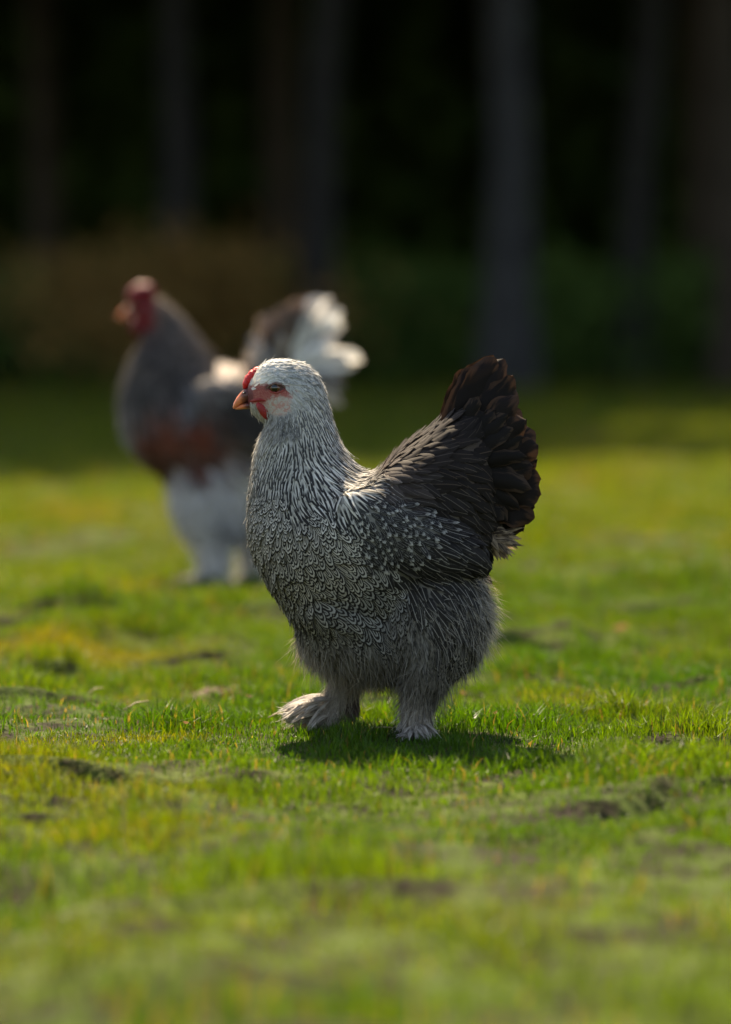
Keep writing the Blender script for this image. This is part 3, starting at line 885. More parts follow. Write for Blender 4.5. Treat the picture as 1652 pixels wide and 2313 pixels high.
# wings: flight feathers folded along the flank
for sgn in (-1, 1):
    wing = empty("wing"); wing.parent = hen
    for i in range(16):
        t = i / 15
        u0, v0 = 850 + 90 * t, 1205 + 20 * t
        u1, v1 = 960 + 130 * t, 1285 - 10 * t
        y0, y1 = sgn * (.128 + .003 * (1 - t)), sgn * (.118 - .030 * t)
        pm = (LH(u0, v0, y0) + LH(u1, v1, y1)) / 2 + np.array([0, sgn * .012, -.006])
        P = bez(LH(u0, v0, y0), pm, LH(u1, v1, y1), 8)
        Nn = np.tile(np.array([0, sgn * 1.0, .15]), (8, 1))
        w = Plume()
        w.add(P, Nn, .019, 'broad', (.26, .23, .20), (.016, .013, .012), cup=.25)
        w.build("flight_feather", FM['streak'], wing)

# tail: broad dark feathers fanning up and back
tail_tips = [(1094, 812, 1020, 1010), (1114, 800, 1030, 1015), (1136, 804, 1035, 1020), (1160, 838, 1040, 1030), (1166, 862, 1045, 1040), (1176, 888, 1045, 1045),
             (1178, 918, 1050, 1055), (1194, 940, 1050, 1060), (1202, 968, 1055, 1070), (1220, 998, 1055, 1075), (1214, 1028, 1055, 1080), (1206, 1048, 1060, 1085),
             (1216, 1078, 1060, 1095), (1214, 1110, 1060, 1100), (1200, 1136, 1060, 1105), (1204, 1154, 1060, 1115), (1184, 1184, 1060, 1125)]
for sgn in (-1, 1):
    for i, (tu, tv, ru, rv) in enumerate(tail_tips):
        ju, jv = random.uniform(-8, 8), random.uniform(-8, 8)
        if sgn > 0: ju -= 6
        spread_y = .012 + .020 * math.sin(i / 16 * math.pi) + random.uniform(-.004, .004)
        p0 = LH(ru, rv, sgn * .030)
        p2 = LH(tu + ju, tv + jv, sgn * (spread_y + .010 * (i % 2)))
        mid = (p0 + p2) / 2 + np.array([-.012, sgn * .028, .010]) * (1 if i < 9 else .4)
        P = bez(p0, mid, p2, 26)
        Nn = np.tile(np.array([.0, sgn * 1.0, .0]), (26, 1)) + RNG.normal(0, .12, (1, 3))
        pl = Plume()
        pl.add(P, Nn, random.uniform(.042, .052), 'broad', (.060, .030, .018), (.009, .006, .005), cup=.22, cols=7, fray=.10, ruff=.004)
        pl.build("tail_feather", FM['tail'], hen)
# tail coverts: shorter curved feathers laid over the roots of the fan
for sgn in (-1, 1):
    for i in range(26):
        t = i / 25
        a = R(78 - 122 * t) + random.gauss(0, .06)
        rad = random.uniform(105, 150) + 22 * math.sin(t * math.pi)
        p0 = LH(1035 + 25 * t, 1000 + 90 * t, sgn * (.055 - .015 * abs(t - .4)))
        p2 = LH(1045 + rad * math.cos(a), 1030 + 40 * t - rad * math.sin(a), sgn * random.uniform(.030, .052))
        mid = (p0 + p2) / 2 + np.array([-.004, sgn * .014, .012])
        pl = Plume()
        pl.add(bez(p0, mid, p2, 10), np.tile(np.array([.05, sgn * 1.0, .1]), (10, 1)) + RNG.normal(0, .15, (1, 3)), random.uniform(.022, .032), 'broad', (.050, .030, .020), (.008, .006, .005), cup=.35, cols=5, fray=.10, ruff=.003)
        pl.build("tail_covert", FM['tail'], hen)
# pale fluffy under-tail feathers
ut = Plume()
for i in range(70):
    sgn = random.choice((-1, 1))
    tu, tv = random.uniform(1120, 1188), random.uniform(1180, 1258)
    if tu + (tv - 1190) > 1215: tu = 1215 - (tv - 1190)
    p0 = LH(1075 + random.uniform(-10, 10), 1190 + random.uniform(-20, 30), sgn * .03)
    p2 = LH(tu, tv, sgn * random.uniform(.0, .05))
    P = bez(p0, (p0 + p2) / 2 + np.array([.01, sgn * .012, .004]), p2, 8)
    ut.add(P, np.tile(np.array([0, sgn * 1.0, .2]), (8, 1)), random.uniform(.008, .014), 'lance', (.42, .31, .21), (.05, .035, .026), cup=.2)
o = ut.build("under_tail_fluff", FM['soft'], hen); o["kind"] = "stuff"; o["label"] = "pale fluffy feathers below the dark tail"

# foot feathers: flat fans over the toes
def foot_fan(root, tips, y0, spread, nn, c1, c2, wid):
    f = Plume()
    for i in range(nn):
        a, b = random.choice(tips), random.choice(tips)
        s = random.random()
        tu, tv = a[0] * s + b[0] * (1 - s), a[1] * s + b[1] * (1 - s)
        ys = random.uniform(-spread, spread)
        ru, rv = root[0] + random.uniform(-14, 14), root[1] + random.uniform(-22, 22)
        p0 = LH(ru, rv, y0 + ys * .3)
        p2 = LH(tu, tv, y0 + ys); p2[2] = max(p2[2], .004)
        P = bez(p0, (p0 + p2) / 2 + np.array([0, 0, random.uniform(.006, .018)]), p2, 7)
        f.add(P, np.tile(np.array([random.uniform(-.3, .3), random.uniform(-.8, -.1), 1.0]), (7, 1)), wid * random.uniform(.7, 1.3), 'lance', c1, c2, cup=.3)
    o = f.build("toe_feathers", FM['soft'], hen); o["kind"] = "stuff"
foot_fan((738, 1592), [(624, 1606), (640, 1622), (660, 1585), (682, 1578), (690, 1640), (712, 1652)], .055, .055, 85, (.70, .63, .57), (.30, .26, .23), .011)
foot_fan((942, 1622), [(895, 1668), (915, 1672), (960, 1672), (985, 1664), (1002, 1655), (890, 1640)], -.062, .055, 75, (.52, .46, .41), (.20, .17, .15), .010)
foot_fan((790, 1560), [(800, 1640), (815, 1615), (780, 1648)], .062, .03, 34, (.12, .085, .07), (.04, .03, .026), .011)  # shaded back of the far leg painted as darker feathers

# toes under the feathers
for (cu, cv, yy, dirs) in ((730, 1645, .055, ((-70, -2, -.02), (-80, -4, .01), (-60, 0, .04), (30, 6, 0))), (940, 1655, -.062, ((-36, 2, -.02), (-42, 0, .01), (-40, 0, .04), (35, 2, .01)))):
    for (du, dv, dy) in dirs:
        p0, p1 = LH(cu, cv - 4, yy), LH(cu + du, cv + dv, yy + dy)
        p0[2] = .016; p1[2] = .005
        pm = (p0 + p1) / 2; pm[2] += .006
        t = lathe_path("toe", bez(p0, pm, p1, 7), [.0075, .0072, .0068, .0064, .006, .0055, .004], M_TOE, hen, 8)
        d = (p1 - p0) / np.linalg.norm(p1 - p0)
        lathe_path("claw", [p1, p1 + d * .006 + np.array([0, 0, .001]), p1 + d * .013 - np.array([0, 0, .003])], [.0035, .0026, .0006], M_BEAK, t, 7)

# head fittings, seated on the real skin
_bvh_hen = BVHTree.FromPolygons([v.co for v in hen_me.vertices], [tuple(p.vertices) for p in hen_me.polygons])
def skin_y(u, v):
    c = LH(u, v)
    h = _bvh_hen.ray_cast(Vector((c[0], -.3, c[2])), Vector((0, 1, 0)))
    return -h[0].y if h[0] is not None else .02
def HS(u, v, s, off=0.0):
    return LH(u, v, s * (skin_y(u, v) + off))
mand = beak(hen, LH, None, None, None, None, None)
ub = mand("upper_beak", [((563, 862), (568, 897), .0115), ((553, 868), (558, 899), .0102), ((543, 877), (548, 902), .0082), ((534, 889), (539, 907), .0058), ((528, 901), (531, 912), .0034), ((526, 909), (528, 914), .0012)], 0)
lbk = mand("lower_beak", [((566, 896), (570, 914), .0105), ((556, 899), (559, 914), .0088), ((546, 903), (548, 914), .0064), ((537, 908), (538, 915), .0036), ((531, 912), (532, 915), .0012)], 0)
for s in (-1, 1):
    ball("nostril", LH(552, 877, s * .0102), (.0032, .0012, .0014), M_PUPIL, ub, 8)
# comb: low pea comb of three rows of knobs
def knob_comb(spine, w, hgt, mat, parent, L, name="comb", knobs=3):
    V, Fc = [], []
    seg = 10
    NS = 24
    sp = np.array([L(u, v) for (u, v) in spine])
    tt = np.linspace(0, len(sp) - 1, NS)
    for q, t in enumerate(tt):
        i = min(int(t), len(sp) - 2); f = t - i
        p = sp[i] * (1 - f) + sp[i + 1] * f
        d = sp[min(i + 1, len(sp) - 1)] - sp[i]; d /= np.linalg.norm(d)
        up = np.array([-d[2], 0, d[0]])
        if up[2] < 0 : up = -up
        e = math.sin(math.pi * min(1, max(0, q / (NS - 1))))
        e = max(e, .05) ** .55
        kn = .9 + .14 * abs(math.sin(q / (NS - 1) * math.pi * knobs * 1.5))
        for j in range(seg):
            th = 2 * math.pi * j / seg
            a = math.cos(th); b = math.sin(th)
            V.append(tuple(p + up * hgt * e * kn * a + np.array([0, 1, 0]) * w * e * b * (1 + .15 * math.sin(q * 2.1))))
    for i in range(NS - 1):
        for j in range(seg):
            Fc.append((i * seg + j, i * seg + (j + 1) % seg, (i + 1) * seg + (j + 1) % seg, (i + 1) * seg + j))
    Fc.append(tuple(range(seg))[::-1]); Fc.append(tuple((NS - 1) * seg + j for j in range(seg)))
    me = bpy.data.meshes.new(name); me.from_pydata(V, [], Fc)
    for p in me.polygons: p.use_smooth = True
    return link(name, me, mat, parent)
o = knob_comb([(551, 868), (560, 853), (572, 840), (584, 828), (592, 819)], .0090, .0088, M_COMB, hen, LH); o["label"] = "small bright red pea comb"
M_LID = skin_mat("lid_skin", (.16, .10, .085), (.10, .05, .045))
for s in (-1, 1):
    ey = skin_y(624, 866)
    e = ball("eye", LH(624, 866, s * (ey - .0022)), (.0082, .0050, .0068), M_EYE, hen, 20)
    ball("pupil", LH(622.5, 866, s * (ey + .0010)), (.0052, .0022, .0050), M_PUPIL, e, 14)
    lathe_path("eyelid", [HS(604, 867, s), HS(612, 859, s, .0012), HS(624, 855, s, .0018), HS(637, 858, s, .0012), HS(647, 866, s)], [.0008, .0015, .0020, .0016, .0008], M_LID, hen, 8)
    lathe_path("lower_lid", [HS(606, 868, s), HS(614, 875, s, .0004), HS(625, 877, s, .0006), HS(637, 874, s, .0004), HS(646, 867, s)], [.0006, .0011, .0013, .0011, .0006], M_FACE, hen, 8)
    lathe_path("wattle", [HS(584, 899, s, -.001), HS(590, 908, s, .001), HS(598, 919, s, .0015), HS(604, 929, s, .001), HS(606, 937, s, .0)], [.0040, .0058, .0066, .0056, .0018], M_WATTLE, hen, 10, .45)
    lathe_path("mouth_skin", [HS(566, 897, s, -.001), HS(576, 894, s), HS(590, 892, s), HS(602, 895, s, -.0005)], [.0018, .0026, .0026, .001], M_WATTLE, hen, 8, .6)

# ================================================================== the cockerel behind
KC = F_PX / Y_COCK
CU, CV = 510.0, 1335.0
def LC(u, v, y=0.0): return np.array([(u - CU) / KC, y, (CV - v) / KC])
cock = empty("rooster", (x_at(CU, Y_COCK), Y_COCK, 0))
tag(cock, "tall dark rooster with red comb, white thighs and white tail, standing behind the grey hen", "rooster")
c_rings = [((296, 690), (299, 720), .013), ((310, 672), (309, 738), .024), ((345, 666), (322, 760), .033), ((380, 682), (322, 772), .040), ((418, 720), (306, 792), .055),
           ((448, 758), (288, 822), .078), ((476, 800), (274, 866), .102), ((500, 834), (270, 926), .122), ((528, 852), (280, 984), .137), ((560, 852), (314, 1036), .146),
           ((590, 842), (372, 1076), .150), ((620, 828), (450, 1100), .145), ((650, 812), (540, 1090), .130), ((678, 802), (618, 1032), .102), ((702, 802), (676, 955), .070), ((720, 815), (710, 890), .040)]
c_blobs = [(475, 1130, -.075, 85, 110, .068, -12), (575, 1130, .070, 85, 110, .066, -10), (520, 1060, 0, 150, 80, .13, 0), (560, 940, -.125, 150, 75, .035, 20), (560, 940, .125, 150, 75, .035, 20),
           (484, 1215, -.075, 38, 70, .042, 0), (572, 1220, .07, 36, 66, .04, 0)]
c_caps = [[(484, 1230, -.075, .038), (486, 1285, -.075, .030), (484, 1318, -.075, .032), (430, 1322, -.078, .022), (398, 1326, -.08, .012)],
          [(572, 1230, .07, .036), (576, 1285, .07, .026), (574, 1320, .07, .030), (530, 1326, .07, .018)]]
c_me = smooth_body("body", KC, CU, CV, c_rings, c_blobs, c_caps, .009)
HK, HKD = (.085, .072, .068), (.016, .013, .012)
BRR, BRD = (.24, .046, .017), (.045, .013, .008)
WT, WTD = (.82, .79, .77), (.52, .50, .50)
BK, BKD = (.05, .045, .045), (.012, .011, .012)
c_seeds = [
    (370, 672, .7, .5, 'hackle:neck', 26, 8, 8, (0.231, 0.182, 0.132), (.16, .12, .09)), (320, 690, .5, .8, 'soft:neck', 14, 6, 6, (.2, .03, .03), (.1, .02, .02)),
    (400, 730, .5, .85, 'hackle:neck', 40, 10, 9, (0.143, 0.116, 0.105), HKD), (440, 770, .55, .83, 'hackle:neck', 60, 11, 10, (0.165, 0.127, 0.110), HKD), (350, 790, .1, 1, 'hackle:neck', 50, 11, 10, HK, HKD),
    (300, 810, -.1, 1, 'hackle:neck', 40, 11, 10, (0.154, 0.127, 0.105), HKD), (400, 850, .3, .95, 'hackle:neck', 60, 12, 10, HK, HKD), (480, 830, .6, .8, 'hackle:neck', 60, 12, 10, (0.132, 0.105, 0.094), HKD),
    (270, 880, 0, 1, 'soft:breast', 40, 18, 12, (.14, .125, .115), (.04, .036, .036)), (340, 890, .1, 1, 'hackle:neck', 50, 14, 11, (0.099, 0.091, 0.088), HKD), (275, 970, .1, 1, 'soft:breast', 40, 18, 12, (.42, .42, .43), (.22, .22, .23)),
    (440, 900, .4, .9, 'soft:breast', 45, 18, 13, (.24, .23, .25), (.06, .056, .06)),
    (330, 980, .3, .95, 'soft:breast', 45, 20, 13, BRR, BRD), (400, 970, .4, .9, 'soft:breast', 45, 20, 13, (.34, .07, .022), BRD), (470, 980, .5, .85, 'soft:breast', 45, 20, 13, (.28, .056, .02), BRD),
    (370, 1045, .5, .85, 'soft:breast', 45, 20, 13, (.14, .034, .016), BRD), (450, 1050, .5, .85, 'soft:breast', 45, 20, 13, (.18, .05, .026), BRD), (510, 930, .6, .7, 'soft:breast', 50, 18, 13, BK, BKD), (560, 960, .8, .5, 'soft:breast', 60, 18, 13, BK, BKD), (620, 980, .85, .4, 'soft:breast', 60, 18, 13, BK, BKD),
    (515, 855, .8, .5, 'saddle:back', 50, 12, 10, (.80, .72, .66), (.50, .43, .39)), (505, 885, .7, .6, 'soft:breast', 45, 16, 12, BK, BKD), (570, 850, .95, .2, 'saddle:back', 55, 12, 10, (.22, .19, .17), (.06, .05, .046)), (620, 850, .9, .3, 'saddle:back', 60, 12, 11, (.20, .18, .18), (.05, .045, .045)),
    (680, 840, .9, .3, 'saddle:back', 60, 12, 11, (.26, .24, .24), (.06, .055, .055)), (680, 920, .85, .5, 'saddle:back', 60, 12, 11, (.20, .18, .18), (.05, .045, .045)), (540, 900, .8, .5, 'soft:breast', 50, 18, 13, BK, BKD), (600, 900, .85, .4, 'soft:breast', 50, 18, 13, BK, BKD),
    (410, 1100, .4, .95, 'soft:thigh', 40, 14, 11, WT, WTD), (480, 1110, .3, .95, 'soft:thigh', 45, 14, 11, (.70, .68, .67), WTD), (560, 1100, .3, .95, 'soft:thigh', 45, 14, 11, WT, WTD), (450, 1180, .2, 1, 'soft:thigh', 40, 14, 10, WT, WTD), (520, 1180, .1, 1, 'soft:thigh', 40, 14, 10, (.42, .42, .46), (.24, .24, .27)),
    (600, 1160, .1, 1, 'soft:thigh', 40, 14, 10, WT, WTD), (484, 1260, 0, 1, 'soft:foot', 34, 11, 8, WT, WTD), (575, 1270, 0, 1, 'soft:foot', 34, 11, 8, (.7, .66, .62), WTD), (480, 1315, -.5, .8, 'soft:foot', 30, 10, 8, (.5, .46, .45), (.3, .27, .26)), (410, 1322, -.9, .2, 'soft:foot', 28, 10, 7, (.72, .66, .60), (.5, .45, .4)),
]
c_f = Field(c_seeds, KC, CU, CV)
def c_face(u, v, y): return (u < 345 and v < 745 and u + (v - 690) * -.3 < 352)
body_colors(c_me, c_f, lambda c, q, co: np.where(((q[:, 0] < 352) & (q[:, 1] < 745))[:, None], (.13, .009, .011), c))
link("body", c_me, M_SKIN, cock)
cn = {'hackle:neck': ("neck_hackle", 'hackle', "dark grey brown hackle feathers"), 'soft:breast': ("breast_plumage", 'soft', "grey breast above a chestnut band"), 'soft:neck': ("throat_plumage", 'soft', None),
      'saddle:back': ("saddle_plumage", 'saddle', "pale sunlit saddle feathers"), 'soft:thigh': ("thigh_plumage", 'soft', "white fluffy thighs"), 'soft:foot': ("foot_plumage", 'soft', None)}
for kd, pl in plumage(c_me, c_f, c_face, 26000, rows=6, lift=(.001, .006), jit=11.0).items():
    nm, st, lb = cn[kd]
    o = pl.build(nm, FM[st], cock); o["kind"] = "stuff"
    if lb: o["label"] = lb
strands(c_me, c_f, lambda u, v, y: v > 1070, 7000, (.02, .045), .0014, .4, .3, cock, "thigh_down")
WF, DF, GRF = ((.88, .85, .81), (.66, .63, .60)), ((.20, .135, .105), (.05, .034, .028)), ((.34, .32, .32), (.12, .11, .115))
PF = ((.60, .52, .46), (.20, .16, .13))
# tail plume: (tip u, tip v, scatter, feathers per side, colour choices)
c_tail = [(588, 722, 10, 3, (DF, DF, PF)), (612, 704, 10, 3, (PF, DF, DF)), (640, 694, 10, 4, (DF,)), (668, 682, 10, 5, (DF,)), (694, 676, 8, 3, (WF, DF, DF)), (722, 673, 8, 4, (WF, DF, GRF)),
          (750, 680, 8, 4, (WF, WF, PF)), (770, 704, 7, 4, (WF,)), (772, 738, 8, 4, (WF, WF, GRF)), (758, 768, 9, 4, (WF, GRF)), (725, 742, 14, 4, (DF, WF)), (695, 722, 14, 5, (DF,)), (660, 740, 18, 6, (DF, DF, PF)),
          (620, 745, 14, 5, (DF, DF, DF, PF)), (590, 780, 14, 4, (GRF, DF)), (562, 792, 12, 6, (GRF, DF, PF)), (576, 762, 12, 5, (PF, DF, GRF)), (556, 830, 12, 5, (GRF, DF)), (735, 795, 14, 4, (GRF, DF)), (705, 790, 14, 4, (GRF, DF)), (672, 790, 16, 4, (GRF, DF)), (814, 808, 6, 3, (WF,)), (800, 830, 8, 3, (WF, GRF)), (780, 846, 8, 3, (GRF, DF)), (772, 872, 7, 3, (PF, GRF)), (778, 912, 6, 2, (PF,)), (750, 880, 12, 3, (GRF, DF))]
for (tu, tv, sc, cnt, cols_) in c_tail:
    for sgn in (-1, 1):
        for q in range(cnt):
            a, b = random.choice(cols_)
            p0 = LC(645 + random.uniform(-18, 18), 856 + random.uniform(-20, 24), sgn * .04)
            p2 = LC(tu + random.gauss(0, sc * .6), tv + random.gauss(0, sc * .6), sgn * random.uniform(.005, .065))
            ln = np.linalg.norm(p2 - p0)
            mid = (p0 + p2) / 2 + np.array([-.12 * ln, sgn * .045, .20 * ln])
            P = bez(p0, mid, p2, 12)
            pl = Plume()
            pl.add(P, np.tile(np.array([0, sgn * 1.0, .1]), (12, 1)) + RNG.normal(0, .25, (1, 3)), random.uniform(.020, .036), 'broad', np.array(a), np.array(b), cup=.25, cols=5, fray=.25, ruff=.003)
            pl.build("tail_feather", FM['soft'], cock)
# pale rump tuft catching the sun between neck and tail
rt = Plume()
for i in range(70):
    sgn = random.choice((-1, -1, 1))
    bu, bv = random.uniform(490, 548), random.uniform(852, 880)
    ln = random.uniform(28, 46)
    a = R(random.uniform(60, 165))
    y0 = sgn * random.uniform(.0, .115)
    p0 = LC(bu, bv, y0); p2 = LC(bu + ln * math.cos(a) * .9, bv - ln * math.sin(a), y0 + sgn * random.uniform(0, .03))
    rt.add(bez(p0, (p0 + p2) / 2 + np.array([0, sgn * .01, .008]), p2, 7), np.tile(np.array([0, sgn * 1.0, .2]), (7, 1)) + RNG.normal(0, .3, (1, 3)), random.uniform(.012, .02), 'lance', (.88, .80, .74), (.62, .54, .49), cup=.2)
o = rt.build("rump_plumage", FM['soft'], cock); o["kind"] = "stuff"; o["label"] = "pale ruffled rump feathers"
mand = beak(cock, LC, None, None, None, None, None)
ub = mand("upper_beak", [((294, 688), (297, 712), .012), ((284, 694), (287, 714), .010), ((272, 704), (275, 717), .007), ((263, 716), (264, 721), .002)], 0)
mand("lower_beak", [((298, 712), (300, 724), .010), ((286, 714), (287, 723), .007), ((274, 717), (275, 722), .003)], 0)
o = knob_comb([(292, 686), (300, 668), (315, 656), (335, 652), (352, 662)], .016, .017, skin_mat("cock_comb_skin", (.22, .006, .012), (.15, .005, .010), .45, .3), cock, LC); o["label"] = "large red comb on the rooster's head"
for s in (-1, 1):
    e = ball("eye", LC(318, 694, s * .030), (.0075, .005, .0075), M_EYE, cock, 14)
    ball("pupil", LC(317, 694, s * .0335), (.004, .0025, .004), M_PUPIL, e, 10)
    lathe_path("wattle", [LC(304, 716, s * .014), LC(306, 730, s * .018), LC(312, 746, s * .018), LC(317, 760, s * .015)], [.006, .013, .016, .005], M_WATTLEC, cock, 10, .45)
    ball("ear_lobe", LC(340, 716, s * .036), (.010, .004, .016), M_WATTLEC, cock, 12)
for (cu, yy, dirs) in ((484, -.075, ((-80, -.05), (-95, .0), (-70, .05), (40, 0))), (574, .07, ((-50, -.04), (-60, .0), (-45, .05), (40, 0)))):
    for (du, dy) in dirs:
        p0, p1 = LC(cu, CV, yy), LC(cu + du, CV, yy + dy)
        p0[2] = .022; p1[2] = .008
        pm = (p0 + p1) / 2; pm[2] += .008
        t = lathe_path("toe", bez(p0, pm, p1, 6), [.011, .0105, .010, .009, .008, .005], M_TOE, cock, 8)
        d = (p1 - p0) / np.linalg.norm(p1 - p0)
        lathe_path("claw", [p1, p1 + d * .009, p1 + d * .018 - np.array([0, 0, .005])], [.0045, .003, .0008], M_BEAK, t, 7)

# ================================================================== the dark wood behind
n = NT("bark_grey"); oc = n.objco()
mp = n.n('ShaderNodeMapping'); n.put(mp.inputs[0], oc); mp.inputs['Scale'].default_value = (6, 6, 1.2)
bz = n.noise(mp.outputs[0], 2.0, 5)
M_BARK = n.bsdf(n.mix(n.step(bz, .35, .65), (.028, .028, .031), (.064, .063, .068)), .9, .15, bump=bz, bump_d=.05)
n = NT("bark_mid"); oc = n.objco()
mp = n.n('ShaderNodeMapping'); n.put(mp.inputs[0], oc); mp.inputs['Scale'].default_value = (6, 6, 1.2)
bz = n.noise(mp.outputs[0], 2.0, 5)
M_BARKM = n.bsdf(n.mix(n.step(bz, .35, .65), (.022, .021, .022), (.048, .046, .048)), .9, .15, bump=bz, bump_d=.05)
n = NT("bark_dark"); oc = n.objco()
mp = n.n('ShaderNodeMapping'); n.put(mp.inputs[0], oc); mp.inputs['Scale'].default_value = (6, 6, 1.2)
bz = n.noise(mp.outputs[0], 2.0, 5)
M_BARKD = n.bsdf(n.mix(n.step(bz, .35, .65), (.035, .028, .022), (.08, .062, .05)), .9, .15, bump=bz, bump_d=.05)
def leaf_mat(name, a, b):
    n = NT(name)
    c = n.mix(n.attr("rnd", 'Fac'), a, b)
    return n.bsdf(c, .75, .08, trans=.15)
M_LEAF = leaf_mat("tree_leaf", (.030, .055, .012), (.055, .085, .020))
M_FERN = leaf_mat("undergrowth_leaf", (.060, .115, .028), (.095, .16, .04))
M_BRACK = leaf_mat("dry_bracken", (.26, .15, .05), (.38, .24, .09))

def leaf_cards(name, C, size, parent=None, mat=None, flat=.5):
    N = len(C)
    a = RNG.normal(0, 1, (N, 3)); a /= np.linalg.norm(a, axis=1, keepdims=True)
    b = np.cross(a, RNG.normal(0, 1, (N, 3))); b /= np.linalg.norm(b, axis=1, keepdims=True)
    s = RNG.uniform(.6, 1.3, (N, 1)) * size
    V = np.stack([C - a * s, C - b * s * flat, C + a * s, C + b * s * flat], 1).reshape(-1, 3)
    me = mesh_quads(name, V, np.arange(N * 4).reshape(-1, 4), False)
    pt_float(me, "rnd", np.repeat(RNG.random(N), 4))
    return me if mat is None else link(name, me, mat, parent)

def crown_mesh(name, r, hgt, clumps, per, size):
    C = []
    for _ in range(clumps):
        d = RNG.normal(0, 1, 3); d /= np.linalg.norm(d)
        c = d * np.array([r, r, hgt]) * RNG.uniform(.25, 1) ** .6
        C.append(c + RNG.normal(0, 1, (per, 3)) * np.array([.8, .8, .55]) * r * .22)
    return leaf_cards(name, np.concatenate(C), size)
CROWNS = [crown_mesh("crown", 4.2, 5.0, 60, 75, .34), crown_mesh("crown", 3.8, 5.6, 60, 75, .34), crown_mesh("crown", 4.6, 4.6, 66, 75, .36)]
def tree_mesh(hgt, r0, seed):
    rg = random.Random(seed)
    V, Fc = [], []
    def limb(p, d, ln, r, seg, lvl):
        base = len(V); ns = 7
        q = Vector(p); d = Vector(d).normalized()
        for i in range(seg + 1):
            t = i / seg
            a = d.cross(Vector((0, 1, .1))).normalized(); b = d.cross(a)
            fl = 1 + (.5 * max(0, 1 - t * seg * .8) if lvl == 0 else 0)
            for j in range(ns):
                th = 2 * math.pi * j / ns
                rr = r * (1 - .75 * t) * fl * rg.uniform(.93, 1.07)
                V.append(tuple(q + a * rr * math.cos(th) + b * rr * math.sin(th)))
            if i < seg:
                if lvl < 2 and t > (.30 if lvl == 0 else .2):
                    for _ in range(1 if lvl else 2):
                        th = rg.uniform(0, 6.28)
                        limb(q, Vector((math.cos(th), math.sin(th), rg.uniform(.4, .9))), ln * rg.uniform(.25, .4), r * (1 - .7 * t) * .45, 4, lvl + 1)
                d = (d + Vector((rg.gauss(0, .05), rg.gauss(0, .05), .02))).normalized()
                q = q + d * ln / seg
        for i in range(seg):
            pass
        return base, seg, ns
    # collect rings recursively, then faces
    stack = []
    def build(p, d, ln, r, seg, lvl):
        base = len(V); ns = 8
        q = Vector(p); d = Vector(d).normalized(); kids = []
        for i in range(seg + 1):
            t = i / seg
            a = d.cross(Vector((0, 1, .1))).normalized(); b = d.cross(a)
            fl = 1 + (.55 * max(0, 1 - i * .9) if lvl == 0 else 0)
            for j in range(ns):
                th = 2 * math.pi * j / ns
                rr = r * (1 - .75 * t) * fl * rg.uniform(.93, 1.07)
                V.append(tuple(q + a * rr * math.cos(th) + b * rr * math.sin(th)))
            if i < seg:
                if lvl < 2 and t > (.38 if lvl == 0 else .2):
                    for _ in range(2 if lvl == 0 else 1):
                        th = rg.uniform(0, 6.28)
                        kids.append((q.copy(), Vector((math.cos(th), math.sin(th), rg.uniform(.4, .9))), ln * rg.uniform(.22, .36), r * (1 - .7 * t) * .45, 4, lvl + 1))
                d = (d + Vector((rg.gauss(0, .04), rg.gauss(0, .04), .02))).normalized()
                q = q + d * ln / seg
        for i in range(seg):
            for j in range(ns):
                Fc.append((base + i * ns + j, base + i * ns + (j + 1) % ns, base + (i + 1) * ns + (j + 1) % ns, base + (i + 1) * ns + j))
        for kd in kids: build(*kd)
    build((0, 0, -.3), (0, 0, 1), hgt, r0, 12, 0)
    me = bpy.data.meshes.new("trunk")
    me.from_pydata(V, [], Fc)
    for p in me.polygons: p.use_smooth = True
    return me
TRUNKS = [tree_mesh(19.5, .33, 1), tree_mesh(18.5, .27, 2), tree_mesh(20, .25, 3)]
def tree(x, y, k, rot, sc, label, bark, group="trees of the dark wood"):
    t = empty("tree", (x, y, 0)); t.rotation_euler = (0, 0, rot); t.scale = (sc,) * 3
    tr = bpy.data.objects.new("trunk", TRUNKS[k]); COL.objects.link(tr); tr.parent = t
    if not TRUNKS[k].materials: TRUNKS[k].materials.append(bark)
    tr.material_slots[0].link = 'OBJECT'; tr.material_slots[0].material = bark
    for q, (dx, dy, dz) in enumerate(((0, 0, 16.0), (1.6, -1.4, 12.8), (-1.7, 1.2, 13.6))):
        me = CROWNS[(k + q) % 3]
        if not me.materials: me.materials.append(M_LEAF)
        c = bpy.data.objects.new("crown", me); COL.objects.link(c); c.parent = t
        c.location = (dx, dy, dz); c.rotation_euler = (0, 0, q * 2.1 + rot)
    tag(t, label, "tree", group)
    return t
def at_u(u, Y): return x_at(u, Y)
tree(at_u(1148, 50), 50, 0, .3, 1.0, "tree with the broadest pale grey trunk, in the dark wood above the hen's tail", M_BARK)
tree(at_u(700, 54), 54, 1, 1.9, 1.0, "tree with slim grey trunk just above the rooster's tail", M_BARKM)
tree(at_u(1430, 58), 58, 2, 2.5, 1.05, "tree with faint grey trunk standing towards the far side of the pale broad trunk", M_BARKM)
tree(at_u(390, 58), 58, 2, 4.5, 1.05, "tree with faint grey trunk directly behind the rooster's head", M_BARKM)
rr = random.Random(5)
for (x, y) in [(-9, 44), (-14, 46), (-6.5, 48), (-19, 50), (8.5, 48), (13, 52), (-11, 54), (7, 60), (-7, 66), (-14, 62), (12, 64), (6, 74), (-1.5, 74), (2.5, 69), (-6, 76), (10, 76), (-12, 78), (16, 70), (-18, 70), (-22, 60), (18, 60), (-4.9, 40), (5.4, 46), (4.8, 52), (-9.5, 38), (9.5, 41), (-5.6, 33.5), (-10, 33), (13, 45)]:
    tree(x, y, rr.randrange(3), rr.uniform(0, 6.28), rr.uniform(.9, 1.15), "dark tree standing in deep shade of the wood behind the lawn", M_BARKD)

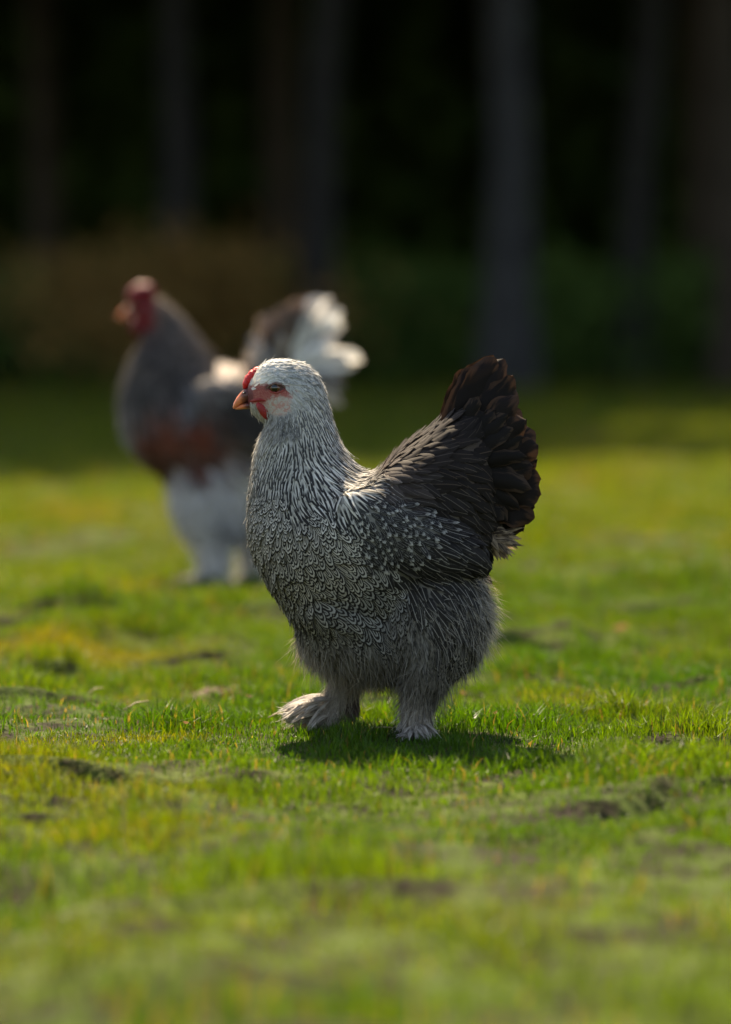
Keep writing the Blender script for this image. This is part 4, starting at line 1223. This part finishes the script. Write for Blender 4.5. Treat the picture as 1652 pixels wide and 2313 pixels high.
# undergrowth: dense leafy mass closing the wood
def mass(name, x0, x1, y0, y1, z1, cnt, size, mat, label):
    x = RNG.uniform(x0, x1, cnt); y = RNG.uniform(y0, y1, cnt)
    top = z1 * (.55 + .75 * fbm(x * .35, y * .35, 3, 4.0))
    z = RNG.random(cnt) * top
    o = leaf_cards(name, np.stack([x, y, z], 1), size, None, mat)
    tag(o, label, "undergrowth", kind="stuff")
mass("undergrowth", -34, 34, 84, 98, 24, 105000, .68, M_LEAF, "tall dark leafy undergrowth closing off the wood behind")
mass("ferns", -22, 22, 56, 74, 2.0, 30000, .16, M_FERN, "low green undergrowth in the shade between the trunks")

# a dry bracken bush in the wood
br = empty("bracken_bush", (at_u(385, 54.5), 54.5, 0))
pts = RNG.normal(0, 1, (3000, 3)) * np.array([1.0, .6, .38]) + np.array([0, 0, 1.25])
leaf_cards("fronds", pts[pts[:, 2] > .1], .10, br, M_BRACK)
for k in range(7):
    a = k * .9
    lathe_path("stem", [(.15 * math.cos(a), .15 * math.sin(a), 0), (.4 * math.cos(a), .3 * math.sin(a), .7), (.9 * math.cos(a), .5 * math.sin(a), 1.3)], [.03, .02, .008], M_BARKD, br, 6)
tag(br, "brown dry bracken bush in the wood behind the rooster's head", "bush")

# ================================================================== small things lying in the lawn
n = NT("dry_straw"); M_STRAW = n.bsdf((.55, .44, .26), .6, .3, trans=.2)
n = NT("soil_clod"); oc = n.objco(); nz = n.noise(oc, 60, 5)
M_CLOD = n.bsdf(n.mix(nz, (.05, .034, .024), (.15, .105, .075)), .95, .1, bump=nz, bump_d=.006)
def straw(u, v, du, dv, bend, label, z=.020):
    Y = y_ground(v); X = x_at(u, Y)
    h = float(ground_h(np.array([X]), np.array([Y]))[0])
    o = lathe_path("straw", [(-du / K / 2, 0, -dv / K / 2), (0, .004, bend), (du / K / 2, .01, dv / K / 2)], [.0009, .0013, .0006], M_STRAW, None, 6)
    o.location = (X, Y, h + z)
    tag(o, label, "straw", "dry straws lying in the grass")
straw(215, 1578, 38, 12, .003, "pale straw lying in grass towards the near left corner of the lawn", .024)
straw(305, 1624, 60, 22, .004, "thin long straw slanting in grass between the corner and the hen")
straw(470, 1560, 52, -26, .004, "thin straw stalk beside the small soil mound")
straw(625, 1648, 40, 8, .003, "short straw just in front of the hen's raised toes")
straw(868, 1664, 60, -2, .001, "pale straw on the ground between the hen's feet", .012)
def clod(u, v, r, label):
    Y = y_ground(v); X = x_at(u, Y)
    V, Fc = [], []
    rg, sg = 9, 16
    for i in range(rg + 1):
        ph = math.pi / 2 * i / rg
        for j in range(sg):
            th = 2 * math.pi * j / sg
            k = 1 + .35 * (fbm(np.array([math.cos(th) * 2 + u]), np.array([math.sin(th) * 2 + i * .5]), 3)[0] - .5) * 2
            V.append((r * 1.5 * k * math.sin(ph) * math.cos(th), r * k * math.sin(ph) * math.sin(th), r * .62 * k * math.cos(ph) - .004))
    for i in range(rg):
        for j in range(sg):
            a, b = i * sg + j, i * sg + (j + 1) % sg
            Fc.append((a, a + sg, b + sg, b))
    me = bpy.data.meshes.new("soil_clod"); me.from_pydata(V, [], Fc)
    for p in me.polygons: p.use_smooth = True
    o = link("soil_clod", me, M_CLOD)
    o.location = (X, Y, float(ground_h(np.array([X]), np.array([Y]))[0]) + .016)
    tag(o, label, "soil clod")
n = NT("dead_leaf"); M_DEAD = n.bsdf(n.mix(n.noise(n.objco(), 120, 3), (.20, .10, .045), (.36, .22, .11)), .7, .2, trans=.25)
def dry_leaf(u, v, ln, rot, tilt):
    Y = y_ground(v); X = x_at(u, Y)
    pl = Plume()
    t = np.linspace(-.5, .5, 7)
    P = np.stack([t * ln, np.zeros(7), .25 * ln * (4 * t * t)], 1)
    pl.add(P, np.tile(np.array([0, 0, 1.0]), (7, 1)), ln * .55, 'oval', (.3, .2, .1), (.3, .2, .1), cup=-.5, cols=5)
    o = pl.build("dry_leaf", M_DEAD, None)
    o.location = (X, Y, float(ground_h(np.array([X]), np.array([Y]))[0]) + .018)
    o.rotation_euler = (tilt, .2, rot)
    tag(o, "small curled brown leaf lying in the lawn", "leaf", "dry leaves scattered over the lawn")
for (u, v, ln, rt, ti) in ((1270, 1612, .018, .4, .3), (1120, 1640, .016, 2.0, -.4), (1300, 1215, .05, 1.0, .5), (250, 1345, .035, .2, .4), (1400, 1440, .035, 2.6, .5), (1045, 1560, .02, 1.3, .3), (210, 1380, .03, 2.2, .2), (560, 1590, .015, .7, .4), (1500, 1650, .014, 1.9, .2), (420, 1660, .014, 1.1, -.2)):
    dry_leaf(u, v, ln, rt, ti)
clod(500, 1545, .034, "small mound of bare brown soil in the grass ahead of the hen")
